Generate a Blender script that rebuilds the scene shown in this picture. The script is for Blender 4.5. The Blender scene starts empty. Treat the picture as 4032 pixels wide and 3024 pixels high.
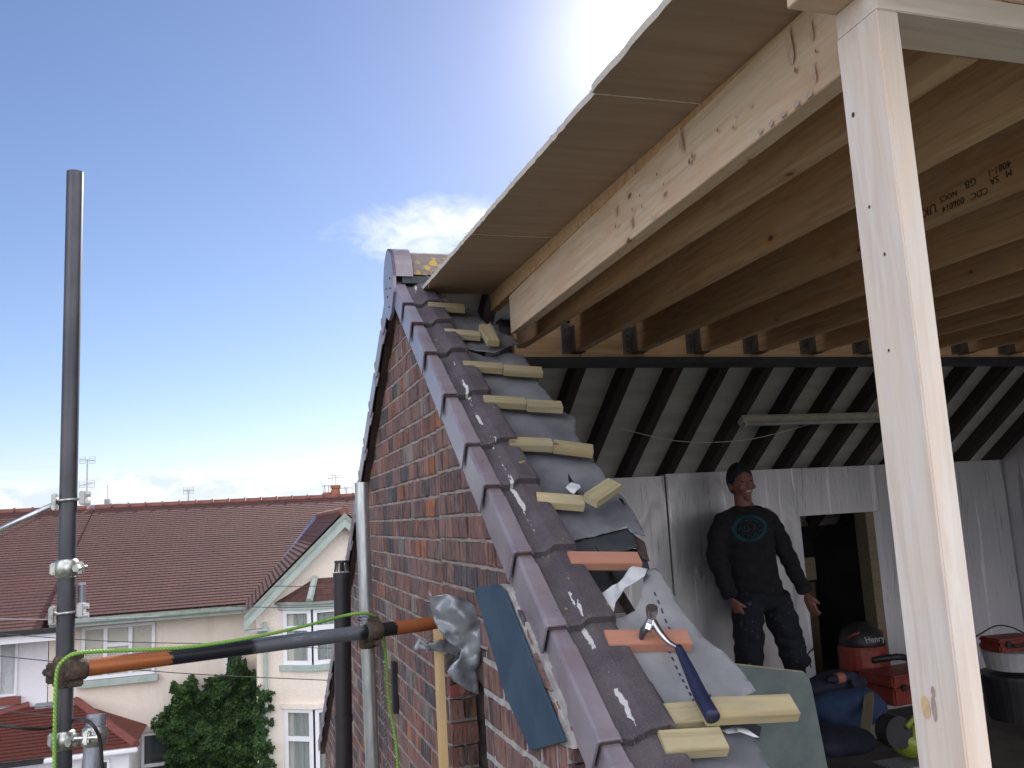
import bpy, bmesh, math, random
from mathutils import Vector, Matrix, noise as mnoise
R = math.radians
rnd = random.Random(7)
scene = bpy.context.scene
col = scene.collection

# ------------------------------------------------------------------ camera
F = 3400.0
PITCH, ROLL, YAW = 0.148, -0.055, 0.299
_F = Vector((0, math.cos(PITCH), math.sin(PITCH))); _U = Vector((0, -math.sin(PITCH), math.cos(PITCH))); _R = Vector((1, 0, 0))
_r = _R*math.cos(ROLL) + _U*math.sin(ROLL); _u = -_R*math.sin(ROLL) + _U*math.cos(ROLL)
Rz = Matrix.Rotation(-YAW, 3, 'Z')
CR, CF, CU = Rz @ _r, Rz @ _F, Rz @ _u
cam = bpy.data.cameras.new('camera'); cam.sensor_width = 36; cam.lens = 36*F/4032
cam.clip_start = 0.05; cam.clip_end = 3000
co = bpy.data.objects.new('camera', cam); col.objects.link(co)
co.matrix_world = Matrix((CR, CU, -CF)).transposed().to_4x4()
scene.camera = co

# ------------------------------------------------------------------ light
SUN_EL, SUN_AZ = 29.5, 30.0            # azimuth measured from +Y towards +X
sd = Vector((math.sin(R(SUN_AZ))*math.cos(R(SUN_EL)), math.cos(R(SUN_AZ))*math.cos(R(SUN_EL)), math.sin(R(SUN_EL))))
sl = bpy.data.lights.new('sun', 'SUN'); sl.energy = 4.0; sl.angle = R(0.5); sl.color = (1, .95, .87)
so = bpy.data.objects.new('sun', sl); col.objects.link(so)
so.rotation_euler = (-sd).to_track_quat('-Z', 'Y').to_euler()
scene.view_settings.view_transform = 'Standard'; scene.view_settings.look = 'None'
scene.view_settings.exposure = 1.05; scene.view_settings.gamma = 1
try: scene.view_settings.use_curve_mapping = False
except Exception: pass
scene.cycles.max_bounces = 8; scene.cycles.diffuse_bounces = 5

class NT:
    def __init__(s, nt): s.nt = nt
    def n(s, typ, ins=None, **kw):
        nd = s.nt.nodes.new(typ)
        for k, v in kw.items(): setattr(nd, k, v)
        for k, v in (ins or {}).items():
            sock = nd.inputs[k]
            if isinstance(v, bpy.types.NodeSocket): s.nt.links.new(v, sock)
            else: sock.default_value = v
        return nd
    def math(s, op, a, b=0.0, c=None, clamp=False):
        d = {0: a, 1: b}
        if c is not None: d[2] = c
        return s.n('ShaderNodeMath', d, operation=op, use_clamp=clamp).outputs[0]
    def mr(s, v, a, b, c=0.0, d=1.0, t='SMOOTHSTEP'):
        return s.n('ShaderNodeMapRange', {'Value': v, 'From Min': a, 'From Max': b, 'To Min': c, 'To Max': d}, interpolation_type=t).outputs[0]
    def mix(s, f, a, b, bt='MIX'):
        nd = s.nt.nodes.new('ShaderNodeMix'); nd.data_type = 'RGBA'; nd.blend_type = bt
        for i, v in ((0, f), (6, a), (7, b)):
            if isinstance(v, bpy.types.NodeSocket): s.nt.links.new(v, nd.inputs[i])
            else: nd.inputs[i].default_value = (tuple(v)+(1,))[:4] if i else v
        return nd.outputs[2]
    def noise(s, vec, scale, detail=4, rough=.55, dist=0.0):
        return s.n('ShaderNodeTexNoise', {'Vector': vec, 'Scale': scale, 'Detail': detail, 'Roughness': rough, 'Distortion': dist}).outputs[0]
    def map(s, vec, scale=(1, 1, 1), loc=(0, 0, 0), rot=(0, 0, 0)):
        return s.n('ShaderNodeMapping', {'Vector': vec, 'Scale': scale, 'Location': loc, 'Rotation': rot}).outputs[0]

# ------------------------------------------------------------------ world: sky + clouds by direction
w = bpy.data.worlds.new('World'); scene.world = w; w.use_nodes = True
T = NT(w.node_tree); w.node_tree.nodes.clear()
sky = T.n('ShaderNodeTexSky', sky_type='NISHITA', sun_disc=False, sun_elevation=R(SUN_EL), sun_rotation=R(SUN_AZ),
          altitude=10, air_density=1.0, dust_density=.2, ozone_density=3.0).outputs[0]
sky = T.mix(1.0, sky, (.75, .70, .76), 'MULTIPLY')
d = T.n('ShaderNodeTexCoord').outputs['Generated']
sx, sy, sz = T.n('ShaderNodeSeparateXYZ', {0: d}).outputs
# gentle richer blue away from the sun, then clouds
vec = T.map(d, (1, 1, 1))
# angular coordinates
az = T.math('MULTIPLY', T.math('ARCTAN2', sx, sy), 57.2958)
el = T.math('MULTIPLY', T.math('ARCSINE', sz), 57.2958)
cvec = T.n('ShaderNodeCombineXYZ', {0: az, 1: el, 2: 0.0}).outputs[0]
# wisp cloud above the ridge
n1 = T.noise(T.map(cvec, (.10, .26, 1)), 1.0, 9, .62, .9)
n1b = T.noise(T.map(cvec, (.45, .9, 1), (4, 2, 0)), 1.0, 7, .62, .6)
ex = T.math('POWER', T.math('DIVIDE', T.math('SUBTRACT', az, 13.4), 9.6), 2.0)
ey = T.math('POWER', T.math('DIVIDE', T.math('SUBTRACT', el, 18.7), 2.8), 2.0)
ell = T.math('SUBTRACT', 1.0, T.math('ADD', ex, ey))
wv = T.math('ADD', T.math('MULTIPLY', ell, .55), T.math('ADD', T.math('MULTIPLY', n1, .9), T.math('MULTIPLY', n1b, .55)))
wisp = T.mr(wv, .84, 1.42)
# low cumulus bank on the horizon
n2 = T.noise(T.map(cvec, (.16, .34, 1), (7.3, 0, 0)), 1.0, 8, .6, .3)
top = T.math('ADD', -.9, T.math('MULTIPLY', n2, 4.2))
lump = T.noise(T.map(cvec, (.09, 0, 1), (2.1, 0, 0)), 1.0, 2, .5)
top = T.math('ADD', top, T.math('MULTIPLY', lump, 4.2))
cum = T.mr(T.math('SUBTRACT', top, el), 0.0, .55)
cum = T.math('MULTIPLY', cum, T.mr(el, -1, 2.0))
n3 = T.noise(T.map(cvec, (.35, .7, 1)), 1.0, 6, .6)
streak = T.math('MULTIPLY', T.mr(T.noise(T.map(cvec, (.03, .9, 1), (1, 5, 0)), 1.0, 5, .6), .52, .72), T.mr(el, 7, 3.2))
# unseen bright cloud deck added behind the viewer to light the shaded faces
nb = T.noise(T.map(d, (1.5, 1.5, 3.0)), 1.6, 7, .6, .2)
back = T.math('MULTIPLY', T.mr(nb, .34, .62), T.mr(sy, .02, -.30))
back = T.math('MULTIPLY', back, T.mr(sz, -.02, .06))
c0 = T.mix(T.math('MULTIPLY', cum, .75), sky, T.mix(T.mr(n3, .42, .62), (4.3, 4.9, 5.8), (6.6, 6.7, 6.9)))
c1 = T.mix(T.math('MULTIPLY', streak, .55), c0, (6.8, 7.2, 7.7))
c2 = T.mix(T.math('MULTIPLY', wisp, .93), c1, (6.9, 7.0, 7.3))
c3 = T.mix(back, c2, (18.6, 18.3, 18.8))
# glare round the sun in the hazy air
dt = T.n('ShaderNodeVectorMath', {0: d, 1: tuple(sd)}, operation='DOT_PRODUCT').outputs['Value']
glow = T.math('POWER', T.math('MAXIMUM', dt, 0.0), 160.0)
c4 = T.mix(T.math('MULTIPLY', glow, .8, clamp=True), c3, (10, 10.2, 10.8))
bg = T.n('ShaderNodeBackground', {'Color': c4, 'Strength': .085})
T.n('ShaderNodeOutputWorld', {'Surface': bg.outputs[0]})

# ------------------------------------------------------------------ pixel helpers (used only to read real positions off known planes)
def V(u, v):
    x, y = u*4032/2212, v*4032/2212
    return CF + CR*((x-2016)/F) - CU*((y-1512)/F)
def onP(r, n, dd): return r*(dd/r.dot(Vector(n)))
def onX(u, v, x): r = V(u, v); return r*(x/r.x)
def onY(u, v, y): r = V(u, v); return r*(y/r.y)
def onZ(u, v, z): r = V(u, v); return r*(z/r.z)
SK = .013                                   # the gable is a touch off square
def onW(u, v, base=.73): return onP(V(u, v), (1, SK, 0), base+SK*3.4)
def wx(y, base=.73): return base - SK*(y-3.4)
A_, B_ = .727, -1.760                       # rear slope z = A y + B (line of the verge)
def onS(u, v, off=0.0):                     # rear slope, off metres along its normal
    L = math.sqrt(1+A_*A_)
    return onP(V(u, v), (0, -A_, 1), B_+off*L)
NS = Vector((0, -A_, 1)).normalized(); DS = Vector((0, -1, -A_)).normalized()   # normal, down-slope
def slope(x, y, off=0.0): return Vector((x, y, A_*y+B_)) + NS*off

# ------------------------------------------------------------------ object helpers
def tag(o, label=None, cat=None, group=None, kind=None):
    if label: o['label'] = label
    if cat: o['category'] = cat
    if group: o['group'] = group
    if kind: o['kind'] = kind
    return o
def thing(name, label, cat, loc=(0, 0, 0), group=None):
    o = bpy.data.objects.new(name, None); col.objects.link(o); o.location = loc; o.empty_display_size = .1
    return tag(o, label, cat, group)
def wloc(o):
    v = Vector(o.location)
    while o.parent: o = o.parent; v = v + Vector(o.location)
    return v
def mk(name, verts, faces, mat, parent=None, smooth=False, bevel=0, rot=None, cols=None):
    """one mesh object; verts in world space (or local if rot=(origin, 3x3) is given)"""
    me = bpy.data.meshes.new(name)
    if rot is None:
        vs = [Vector(v) for v in verts]
        lo = Vector([min(v[i] for v in vs) for i in range(3)]); hi = Vector([max(v[i] for v in vs) for i in range(3)])
        org = (lo+hi)/2; vs = [v-org for v in vs]; q = None
    else:
        org, q = Vector(rot[0]), rot[1]; vs = [Vector(v) for v in verts]
    me.from_pydata([tuple(v) for v in vs], [], faces); me.update()
    bm = bmesh.new(); bm.from_mesh(me)
    if cols is not None:
        lay = bm.loops.layers.float_color.new('Col')
        for f, c in zip(bm.faces, cols):
            for l in f.loops: l[lay] = (c[0], c[1], c[2], 1)
    bmesh.ops.recalc_face_normals(bm, faces=bm.faces) if not (cols is not None and len(faces) > 60000) else None
    if bevel:
        bmesh.ops.bevel(bm, geom=list(bm.edges), offset=bevel, segments=2, affect='EDGES', clamp_overlap=True)
    bm.to_mesh(me); bm.free()
    if smooth:
        for p in me.polygons: p.use_smooth = True
    if mat: me.materials.append(mat)
    o = bpy.data.objects.new(name, me); col.objects.link(o)
    if parent and max(abs(a) for a in parent.rotation_euler) > 1e-6:      # part of a turned timber
        o.parent = parent; o.matrix_parent_inverse = (Matrix.Translation(wloc(parent)) @ parent.rotation_euler.to_matrix().to_4x4()).inverted(); o.location = org
    elif parent: o.parent = parent; o.location = org - wloc(parent)
    else: o.location = org
    if q is not None: o.rotation_euler = q.to_euler()
    return o
def merge(parts):
    V_, F_ = [], []
    for v, f in parts:
        n = len(V_); V_ += [Vector(a) for a in v]; F_ += [tuple(i+n for i in t) for t in f]
    return V_, F_
def boxg(lo, hi):
    x0, y0, z0 = lo; x1, y1, z1 = hi
    return ([(x0, y0, z0), (x1, y0, z0), (x1, y1, z0), (x0, y1, z0), (x0, y0, z1), (x1, y0, z1), (x1, y1, z1), (x0, y1, z1)],
            [(0, 3, 2, 1), (4, 5, 6, 7), (0, 1, 5, 4), (1, 2, 6, 5), (2, 3, 7, 6), (3, 0, 4, 7)])
def obox(c, ax, ay, az, sx, sy, sz):        # oriented box from centre, axes and full sizes
    c = Vector(c); ax, ay, az = Vector(ax).normalized()*sx/2, Vector(ay).normalized()*sy/2, Vector(az).normalized()*sz/2
    vs = [c+ax*a+ay*b+az*e for e in (-1, 1) for (a, b) in ((-1, -1), (1, -1), (1, 1), (-1, 1))]
    return vs, [(0, 3, 2, 1), (4, 5, 6, 7), (0, 1, 5, 4), (1, 2, 6, 5), (2, 3, 7, 6), (3, 0, 4, 7)]
def prism(poly, ext):                        # closed polygon extruded by a vector
    poly = [Vector(p) for p in poly]; n = len(poly); e = Vector(ext)
    return poly+[p+e for p in poly], [tuple(range(n))[::-1], tuple(range(n, 2*n))]+[(i, (i+1) % n, n+(i+1) % n, n+i) for i in range(n)]
def tubeg(pts, r, seg=12, cap=True, rads=None):
    pts = [Vector(p) for p in pts]; vs, fs = [], []; up = None
    for i, p in enumerate(pts):
        t = (pts[min(i+1, len(pts)-1)]-pts[max(i-1, 0)]).normalized()
        if up is None: up = Vector((0, 0, 1)) if abs(t.z) < .9 else Vector((1, 0, 0))
        a = t.cross(up).normalized(); b = a.cross(t).normalized(); up = b
        rr = rads[i] if rads else r
        for k in range(seg):
            th = 2*math.pi*k/seg; vs.append(p+a*math.cos(th)*rr+b*math.sin(th)*rr)
    for i in range(len(pts)-1):
        for k in range(seg):
            k2 = (k+1) % seg; fs.append((i*seg+k, i*seg+k2, (i+1)*seg+k2, (i+1)*seg+k))
    if cap: fs.append(tuple(range(seg))[::-1]); fs.append(tuple(range((len(pts)-1)*seg, len(pts)*seg)))
    return vs, fs
def pipeg(p0, p1, r, wall=.004, seg=28):     # hollow scaffold tube
    p0, p1 = Vector(p0), Vector(p1); t = (p1-p0).normalized()
    up = Vector((0, 0, 1)) if abs(t.z) < .9 else Vector((1, 0, 0)); a = t.cross(up).normalized(); b = a.cross(t)
    vs, fs = [], []
    for (p, rr) in ((p0, r), (p1, r), (p1, r-wall), (p0, r-wall)):
        for k in range(seg): th = 2*math.pi*k/seg; vs.append(p+(a*math.cos(th)+b*math.sin(th))*rr)
    for i in range(4):
        for k in range(seg):
            k2 = (k+1) % seg; j = (i+1) % 4; fs.append((i*seg+k, i*seg+k2, j*seg+k2, j*seg+k))
    return vs, fs
def smoothpts(pts, n=8):
    P = [Vector(p) for p in pts]; out = []
    for i in range(len(P)-1):
        p0, p1, p2, p3 = P[max(i-1, 0)], P[i], P[i+1], P[min(i+2, len(P)-1)]
        for k in range(n):
            t = k/n; out.append(.5*((2*p1)+(p2-p0)*t+(2*p0-5*p1+4*p2-p3)*t*t+(3*p1-p0-3*p2+p3)*t**3))
    return out+[P[-1]]
def beam(name, mat, p0, p1, w_, h_, up=(0, 0, 1), parent=None, bevel=.0015, shift=(0, 0)):
    """square-cut timber: local X along the length, w_ sideways, h_ along up; shift moves the section (side, up)"""
    p0, p1 = Vector(p0), Vector(p1); x = (p1-p0).normalized(); y = Vector(up).cross(x).normalized(); z = x.cross(y)
    L = (p1-p0).length; q = Matrix((x, y, z)).transposed()
    c = (p0+p1)/2 + y*shift[0] + z*shift[1]
    v, f = boxg((-L/2, -w_/2, -h_/2), (L/2, w_/2, h_/2))
    return mk(name, v, f, mat, parent, bevel=bevel, rot=(c, q))

# ------------------------------------------------------------------ materials
def mat(name, rough=.7, metal=0.0, spec=.5):
    m = bpy.data.materials.new(name); m.use_nodes = True; nt = m.node_tree; nt.nodes.clear(); t = NT(nt)
    b = t.n('ShaderNodeBsdfPrincipled', {'Roughness': rough, 'Metallic': metal, 'Specular IOR Level': spec})
    t.n('ShaderNodeOutputMaterial', {'Surface': b.outputs[0]}); t.b = b; t.m = m
    t.obj = t.n('ShaderNodeTexCoord').outputs['Object']; t.rand = None
    return t
def fin(t, colr=None, bump=None, dist=.003, strength=1.0, rough=None):
    if colr is not None:
        if isinstance(colr, bpy.types.NodeSocket): t.nt.links.new(colr, t.b.inputs['Base Color'])
        else: t.b.inputs['Base Color'].default_value = (*colr, 1)
    if bump is not None:
        bn = t.n('ShaderNodeBump', {'Height': bump, 'Distance': dist, 'Strength': strength}); t.nt.links.new(bn.outputs[0], t.b.inputs['Normal'])
    if rough is not None: t.nt.links.new(rough, t.b.inputs['Roughness'])
    return t.m
def offs(t, k=37.0):                          # coordinates shifted per object, so that copies differ
    r = t.n('ShaderNodeObjectInfo').outputs['Random']
    o = t.n('ShaderNodeCombineXYZ', {0: T2(t, r, k), 1: T2(t, r, k*1.7), 2: T2(t, r, k*.6)}).outputs[0]
    return t.n('ShaderNodeVectorMath', {0: t.obj, 1: o}, operation='ADD').outputs[0], r
def T2(t, r, k): return t.math('MULTIPLY', r, k)
def wood(name, base, dark, knots=1.0, rough=.75, grain=1.0, stain=None, var=.12):
    t = mat(name, rough, spec=.3); v, r = offs(t)
    g = t.noise(t.map(v, (1.1, 16, 16)), 3.0, 6, .6, .7)
    g2 = t.noise(t.map(v, (.8, 3.0, 3.0)), 2.2, 4, .6, 1.2)
    fine = t.noise(t.map(v, (6, 120, 120)), 2.0, 2, .5)
    c = t.mix(t.math('MULTIPLY', t.mr(g, .38, .72), .55*grain), base, dark)
    c = t.mix(t.math('MULTIPLY', t.mr(g2, .45, .7), .4), c, tuple(min(1, x*y) for x, y in zip(base, (1.06, .86, .68))))
    vo = t.n('ShaderNodeTexVoronoi', {'Vector': t.map(v, (1.3, 2.2, 2.2)), 'Scale': 4.2, 'Randomness': 1.0}, feature='F1')
    gate = t.math('GREATER_THAN', t.n('ShaderNodeSeparateColor', {0: vo.outputs['Color']}).outputs[0], 1-.42*knots)
    dd = vo.outputs['Distance']
    halo = t.math('MULTIPLY', t.mr(dd, .26, .05), gate); core = t.math('MULTIPLY', t.mr(dd, .10, .06), gate)
    c = t.mix(t.math('MULTIPLY', halo, .35), c, (dark[0]*.95, dark[1]*.75, dark[2]*.6)); c = t.mix(t.math('MULTIPLY', core, .8), c, (.10, .05, .03))
    if stain:
        s = t.noise(t.map(v, (2.2, 5, 5)), 1.7, 3, .5); c = t.mix(t.math('MULTIPLY', t.mr(s, .5, .68), stain[3]), c, stain[:3])
    br = t.mr(r, 0, 1, 1-var, 1+var, 'LINEAR')
    c = t.mix(1.0, c, t.n('ShaderNodeCombineColor', {0: br, 1: br, 2: br}).outputs[0], 'MULTIPLY')
    return fin(t, c, t.math('ADD', t.math('MULTIPLY', g, .6), t.math('MULTIPLY', fine, .4)), .0012)
M = {}
M['joist'] = wood('new_pine', (.61, .415, .255), (.38, .215, .115), 1.3, var=.14, grain=1.3, stain=(.55, .28, .14, .4))
M['joist_pale'] = wood('pale_pine', (.72, .57, .43), (.55, .36, .22), 2.0, var=.03, grain=1.2, stain=(.66, .45, .32, .6))
M['post'] = wood('planed_pine', (.78, .71, .66), (.62, .51, .44), .2, var=.02, grain=1.2, stain=(.74, .64, .58, .25))
M['batten'] = wood('treated_batten', (.43, .375, .235), (.27, .22, .125), .9, var=.2, grain=1.3, stain=(.30, .27, .20, .6))
M['batten_pink'] = wood('red_batten', (.44, .22, .16), (.31, .15, .11), .4, var=.08)
M['stud'] = wood('stud_timber', (.62, .46, .25), (.45, .30, .15), .6, var=.05)
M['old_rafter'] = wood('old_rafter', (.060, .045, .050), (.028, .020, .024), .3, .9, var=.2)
M['frame_old'] = wood('door_lining', (.20, .17, .12), (.12, .09, .06), .4, var=.1)

t = mat('plywood', .8, spec=.25); v, r = offs(t)
g = t.noise(t.map(v, (1.0, 14, 2)), 2.0, 6, .6, .3); g2 = t.noise(t.map(v, (.7, 2.2, 1)), 1.6, 3, .5)
c = t.mix(t.mr(g, .35, .7), (.42, .31, .225), (.345, .25, .18)); c = t.mix(t.math('MULTIPLY', t.mr(g2, .45, .7), .35), c, (.29, .21, .155))
M['ply'] = fin(t, c, g, .0008)
t = mat('plywood_edge', .85, spec=.2)
c = t.mix(t.mr(t.noise(t.map(t.obj, (30, 60, 300)), 2, 4, .6), .4, .6), (.62, .58, .53), (.48, .43, .37)); M['ply_edge'] = fin(t, c)

# brick: every brick carries its own colour, the shader adds firing marks and soot
t = mat('old_brick', .88, spec=.25)
ca = t.n('ShaderNodeVertexColor', layer_name='Col').outputs['Color']
v = t.obj
st = t.noise(t.map(v, (60, 60, 7)), 1.0, 5, .65, .4); st2 = t.noise(t.map(v, (9, 9, 5), (3, 1, 0)), 1.0, 3, .6)
fine = t.noise(v, 190, 3, .6)
c = t.mix(t.math('MULTIPLY', t.mr(t.math('ADD', t.math('MULTIPLY', st, .7), t.math('MULTIPLY', st2, .35)), .50, .62), .78), ca, (.045, .042, .055))
c = t.mix(t.math('MULTIPLY', t.mr(t.noise(t.map(v, (40, 40, 14), (9, 2, 5)), 1.0, 4, .6), .55, .72), .45), c, (.36, .33, .30))
M['brick'] = fin(t, c, t.math('ADD', t.math('MULTIPLY', st, .7), t.math('MULTIPLY', fine, .5)), .004)
t = mat('mortar', .95, spec=.2)
c = t.mix(t.mr(t.noise(t.obj, 14, 5, .6), .35, .7), (.37, .315, .295), (.25, .21, .195)); M['mortar'] = fin(t, c, t.noise(t.obj, 70, 5, .7), .006)
t = mat('joint_shadow', .98, spec=.1); M['joint_shade'] = fin(t, t.mix(t.mr(t.noise(t.obj, 12, 4, .6), .4, .6), (.085, .07, .065), (.16, .135, .125)))  # shadow of the open upright joints put into the wall base colour
t = mat('pale_mortar', .95, spec=.2)
c = t.mix(t.mr(t.noise(t.obj, 25, 5, .6), .35, .7), (.50, .48, .47), (.33, .31, .31)); M['mortar_pale'] = fin(t, c, t.noise(t.obj, 60, 5, .7), .01)

t = mat('verge_plastic', .30, spec=.6); v, r = offs(t)
n_ = t.noise(t.map(v, (5, 3, 3)), 1.5, 4, .6); stn = t.noise(t.map(v, (3, 30, 6)), 1.0, 4, .6, .6)
c = t.mix(t.mr(n_, .35, .7), (.195, .168, .205), (.255, .225, .265)); c = t.mix(t.math('MULTIPLY', t.mr(stn, .54, .75), .45), c, (.36, .31, .32)); c = t.mix(t.math('MULTIPLY', t.mr(t.noise(t.map(v, (2, 6, 3), (5, 0, 0)), 1.0, 4, .6), .52, .72), .25), c, (.17, .10, .095))
M['verge'] = fin(t, c, n_, .001, rough=t.mr(n_, .3, .7, .24, .42))
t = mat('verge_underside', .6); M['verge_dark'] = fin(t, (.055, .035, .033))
t = mat('verge_lip', .5); M['verge_lip'] = fin(t, (.115, .068, .062))

t = mat('concrete_tile', .8, spec=.35); v, r = offs(t)
fine = t.noise(v, 260, 3, .6); n_ = t.noise(v, 9, 5, .6)
c = t.mix(t.mr(n_, .35, .7), (.072, .060, .074), (.108, .092, .106))
c = t.mix(t.math('MULTIPLY', t.mr(fine, .52, .70), .5), c, (.19, .165, .175))
x_, y_, z_ = t.n('ShaderNodeSeparateXYZ', {0: t.obj}).outputs
# worn white paint drips run down the roll of each tile
wob = t.noise(t.map(v, (3, 9, 3)), 1.0, 4, .6)
sx_ = t.math('ABSOLUTE', t.math('SUBTRACT', t.math('SUBTRACT', x_, -.012), t.math('MULTIPLY', t.math('SUBTRACT', wob, .5), .05)))
drip = t.math('MULTIPLY', t.mr(sx_, .0055, .0035), t.math('GREATER_THAN', t.math('ADD', t.noise(t.map(v, (30, 5, 5), (2, 0, 0)), 1.0, 3, .6), t.math('MULTIPLY', t.noise(v, 140, 2, .6), .14)), .62))
c = t.mix(drip, c, (.56, .55, .56))
lich = t.mr(t.noise(v, 30, 3, .5), .71, .74); c = t.mix(t.math('MULTIPLY', lich, .8), c, (.42, .33, .09))
M['tile'] = fin(t, c, t.math('ADD', fine, t.math('MULTIPLY', n_, .6)), .002)
t = mat('ridge_concrete', .85); v, r = offs(t)
n_ = t.n('ShaderNodeTexVoronoi', {'Vector': v, 'Scale': 26.0}, feature='SMOOTH_F1').outputs['Distance']
big = t.noise(v, 5, 3, .6); c = t.mix(t.mr(t.noise(v, 60, 4, .6), .3, .7), (.15, .125, .12), (.22, .18, .165))
c = t.mix(t.math('MULTIPLY', t.mr(n_, .38, .31), t.mr(big, .48, .60)), c, (.40, .29, .07)); M['ridge'] = fin(t, c, t.noise(v, 90, 4, .6), .003)

def simple(name, a, b, scale=12, rough=.7, metal=0.0, bump=0, det=4, st=(1, 1, 1), spec=.5):
    t = mat(name, rough, metal, spec); n_ = t.noise(t.map(t.obj, st), scale, det, .6)
    return fin(t, t.mix(t.mr(n_, .35, .68), a, b), n_ if bump else None, bump or .001)
M['felt'] = simple('roofing_felt', (.125, .132, .155), (.18, .187, .215), 7, .62, bump=.004)
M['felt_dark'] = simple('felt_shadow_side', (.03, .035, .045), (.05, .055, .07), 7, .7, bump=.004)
M['membrane'] = simple('breather_membrane', (.235, .245, .27), (.30, .305, .325), 9, .6, bump=.006)
M['membrane_white'] = simple('membrane_white', (.55, .58, .63), (.68, .70, .73), 9, .55, bump=.006)
M['mark'] = simple('membrane_mark', (.02, .03, .09), (.03, .04, .12), 9, .6)
M['slab'] = simple('fibre_cement', (.040, .070, .112), (.055, .090, .135), 6, .8, bump=.002, spec=.25)
M['steel'] = simple('primed_steel', (.035, .04, .055), (.055, .06, .075), 6, .5, .3)
M['galv'] = simple('galvanised', (.42, .44, .47), (.62, .64, .67), 9, .34, .85, st=(6, 6, 1))
M['galv_dull'] = simple('dull_galvanised', (.20, .21, .25), (.30, .31, .36), 9, .5, .6, st=(6, 6, 1))
M['hanger'] = simple('hanger_steel', (.10, .095, .09), (.16, .15, .14), 9, .5, .3)
M['galv_clamp'] = simple('zinc_clamp', (.36, .38, .36), (.6, .61, .58), 60, .35, .9)
M['pole_black'] = simple('dark_painted_tube', (.052, .055, .068), (.085, .085, .098), 5, .42, .35, st=(3, 3, 1))
M['rust'] = simple('rusty_coupler', (.055, .045, .045), (.13, .085, .06), 90, .85, .3, bump=.002)
M['flue'] = simple('black_flue', (.016, .016, .018), (.024, .023, .026), 5, .42)
M['black'] = simple('black_rubber', (.012, .012, .014), (.02, .02, .022), 8, .5)
M['plastic_film'] = simple('grey_polythene', (.17, .18, .20), (.30, .33, .38), 6, .26, .2, bump=.0)
M['chip'] = simple('moisture_board', (.085, .115, .12), (.14, .17, .165), 6, .7, bump=.001)
M['chip_edge'] = simple('chipboard_edge', (.40, .33, .22), (.62, .54, .40), 180, .9, bump=.004)
M['lining'] = simple('felt_lining', (.50, .49, .49), (.64, .62, .61), 2.5, .75, bump=.01, st=(.6, 4, 4))
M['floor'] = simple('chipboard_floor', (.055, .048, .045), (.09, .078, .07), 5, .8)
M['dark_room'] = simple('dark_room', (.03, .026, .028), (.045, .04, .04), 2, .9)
M['yellow_board'] = simple('ochre_board', (.05, .038, .014), (.07, .055, .022), 3, .8)
M['red_plastic'] = simple('red_plastic', (.17, .022, .016), (.22, .04, .028), 14, .5)
M['blue_fabric'] = simple('blue_bag', (.012, .03, .08), (.02, .045, .11), 14, .8, bump=.004)
M['navy'] = simple('navy_bag', (.01, .012, .03), (.02, .02, .045), 14, .8)
M['lime'] = simple('lime_plastic', (.16, .21, .02), (.22, .27, .03), 8, .4)
M['white_plastic'] = simple('white_plastic', (.36, .36, .38), (.46, .46, .48), 8, .4)
M['lamp_white'] = simple('aged_enamel', (.50, .47, .40), (.62, .59, .50), 10, .4)
M['upvc'] = simple('upvc', (.76, .76, .82), (.82, .82, .86), 3, .35)
M['glass'] = None
M['sage'] = simple('sage_paint', (.33, .40, .37), (.40, .46, .43), 4, .6)
M['sage_dark'] = simple('sage_gutter', (.22, .27, .24), (.30, .34, .30), 8, .6)
M['lead'] = simple('lead', (.10, .12, .20), (.17, .19, .29), 9, .45, .3)
M['lead_grey'] = simple('lead_grey', (.20, .22, .26), (.30, .32, .36), 9, .5, .2)
M['terracotta'] = simple('terracotta', (.26, .09, .055), (.32, .12, .07), 9, .8)
M['red_paint'] = simple('red_sill', (.17, .05, .042), (.21, .06, .05), 9, .7)
M['aerial'] = simple('aerial_metal', (.35, .36, .40), (.45, .46, .5), 9, .4, .6)
M['curtain'] = simple('net_curtain', (.26, .28, .27), (.46, .47, .45), 3.2, .85, st=(6, 1, .15))
M['hair'] = simple('dark_hair', (.012, .011, .016), (.02, .018, .022), 60, .7, bump=.003)
M['skin'] = simple('skin', (.24, .105, .08), (.29, .135, .10), 18, .6)
M['shirt'] = simple('black_sweatshirt', (.008, .008, .012), (.014, .014, .02), 25, .9, bump=.003)
M['print'] = simple('teal_print', (.018, .085, .115), (.028, .11, .14), 60, .9)
t = mat('work_trousers', .9); v = t.obj
n_ = t.noise(v, 26, 5, .7); c = t.mix(t.mr(n_, .60, .72), (.010, .011, .020), (.16, .18, .24)); M['trousers'] = fin(t, c, t.noise(v, 12, 4, .6), .01)
M['teeth'] = simple('teeth', (.75, .72, .68), (.8, .78, .74), 9, .3)
M['boot'] = simple('boots', (.02, .018, .018), (.03, .025, .025), 9, .6)
M['steel_bright'] = simple('worn_steel', (.40, .40, .44), (.60, .60, .63), 30, .25, .95)
M['grip'] = simple('navy_grip', (.012, .016, .05), (.02, .024, .07), 30, .5)
M['ink'] = simple('ink', (.07, .045, .035), (.09, .06, .045), 60, .9)
M['wire'] = simple('wire', (.05, .05, .06), (.08, .08, .09), 5, .6)
M['ivy'] = simple('ivy_leaf', (.014, .038, .012), (.036, .075, .020), 3.2, .6, spec=.3)
M['ivy_light'] = simple('ivy_young_leaf', (.045, .10, .022), (.07, .135, .032), 4, .6, spec=.3)
M['stem'] = simple('stem', (.06, .045, .03), (.09, .07, .05), 30, .9)
M['grass'] = simple('ground', (.07, .08, .045), (.14, .13, .11), .2, .95)
M['asphalt'] = simple('asphalt', (.045, .045, .05), (.06, .06, .062), 2, .9)
M['paving'] = simple('paving', (.25, .24, .23), (.32, .31, .29), 2, .9)
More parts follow.
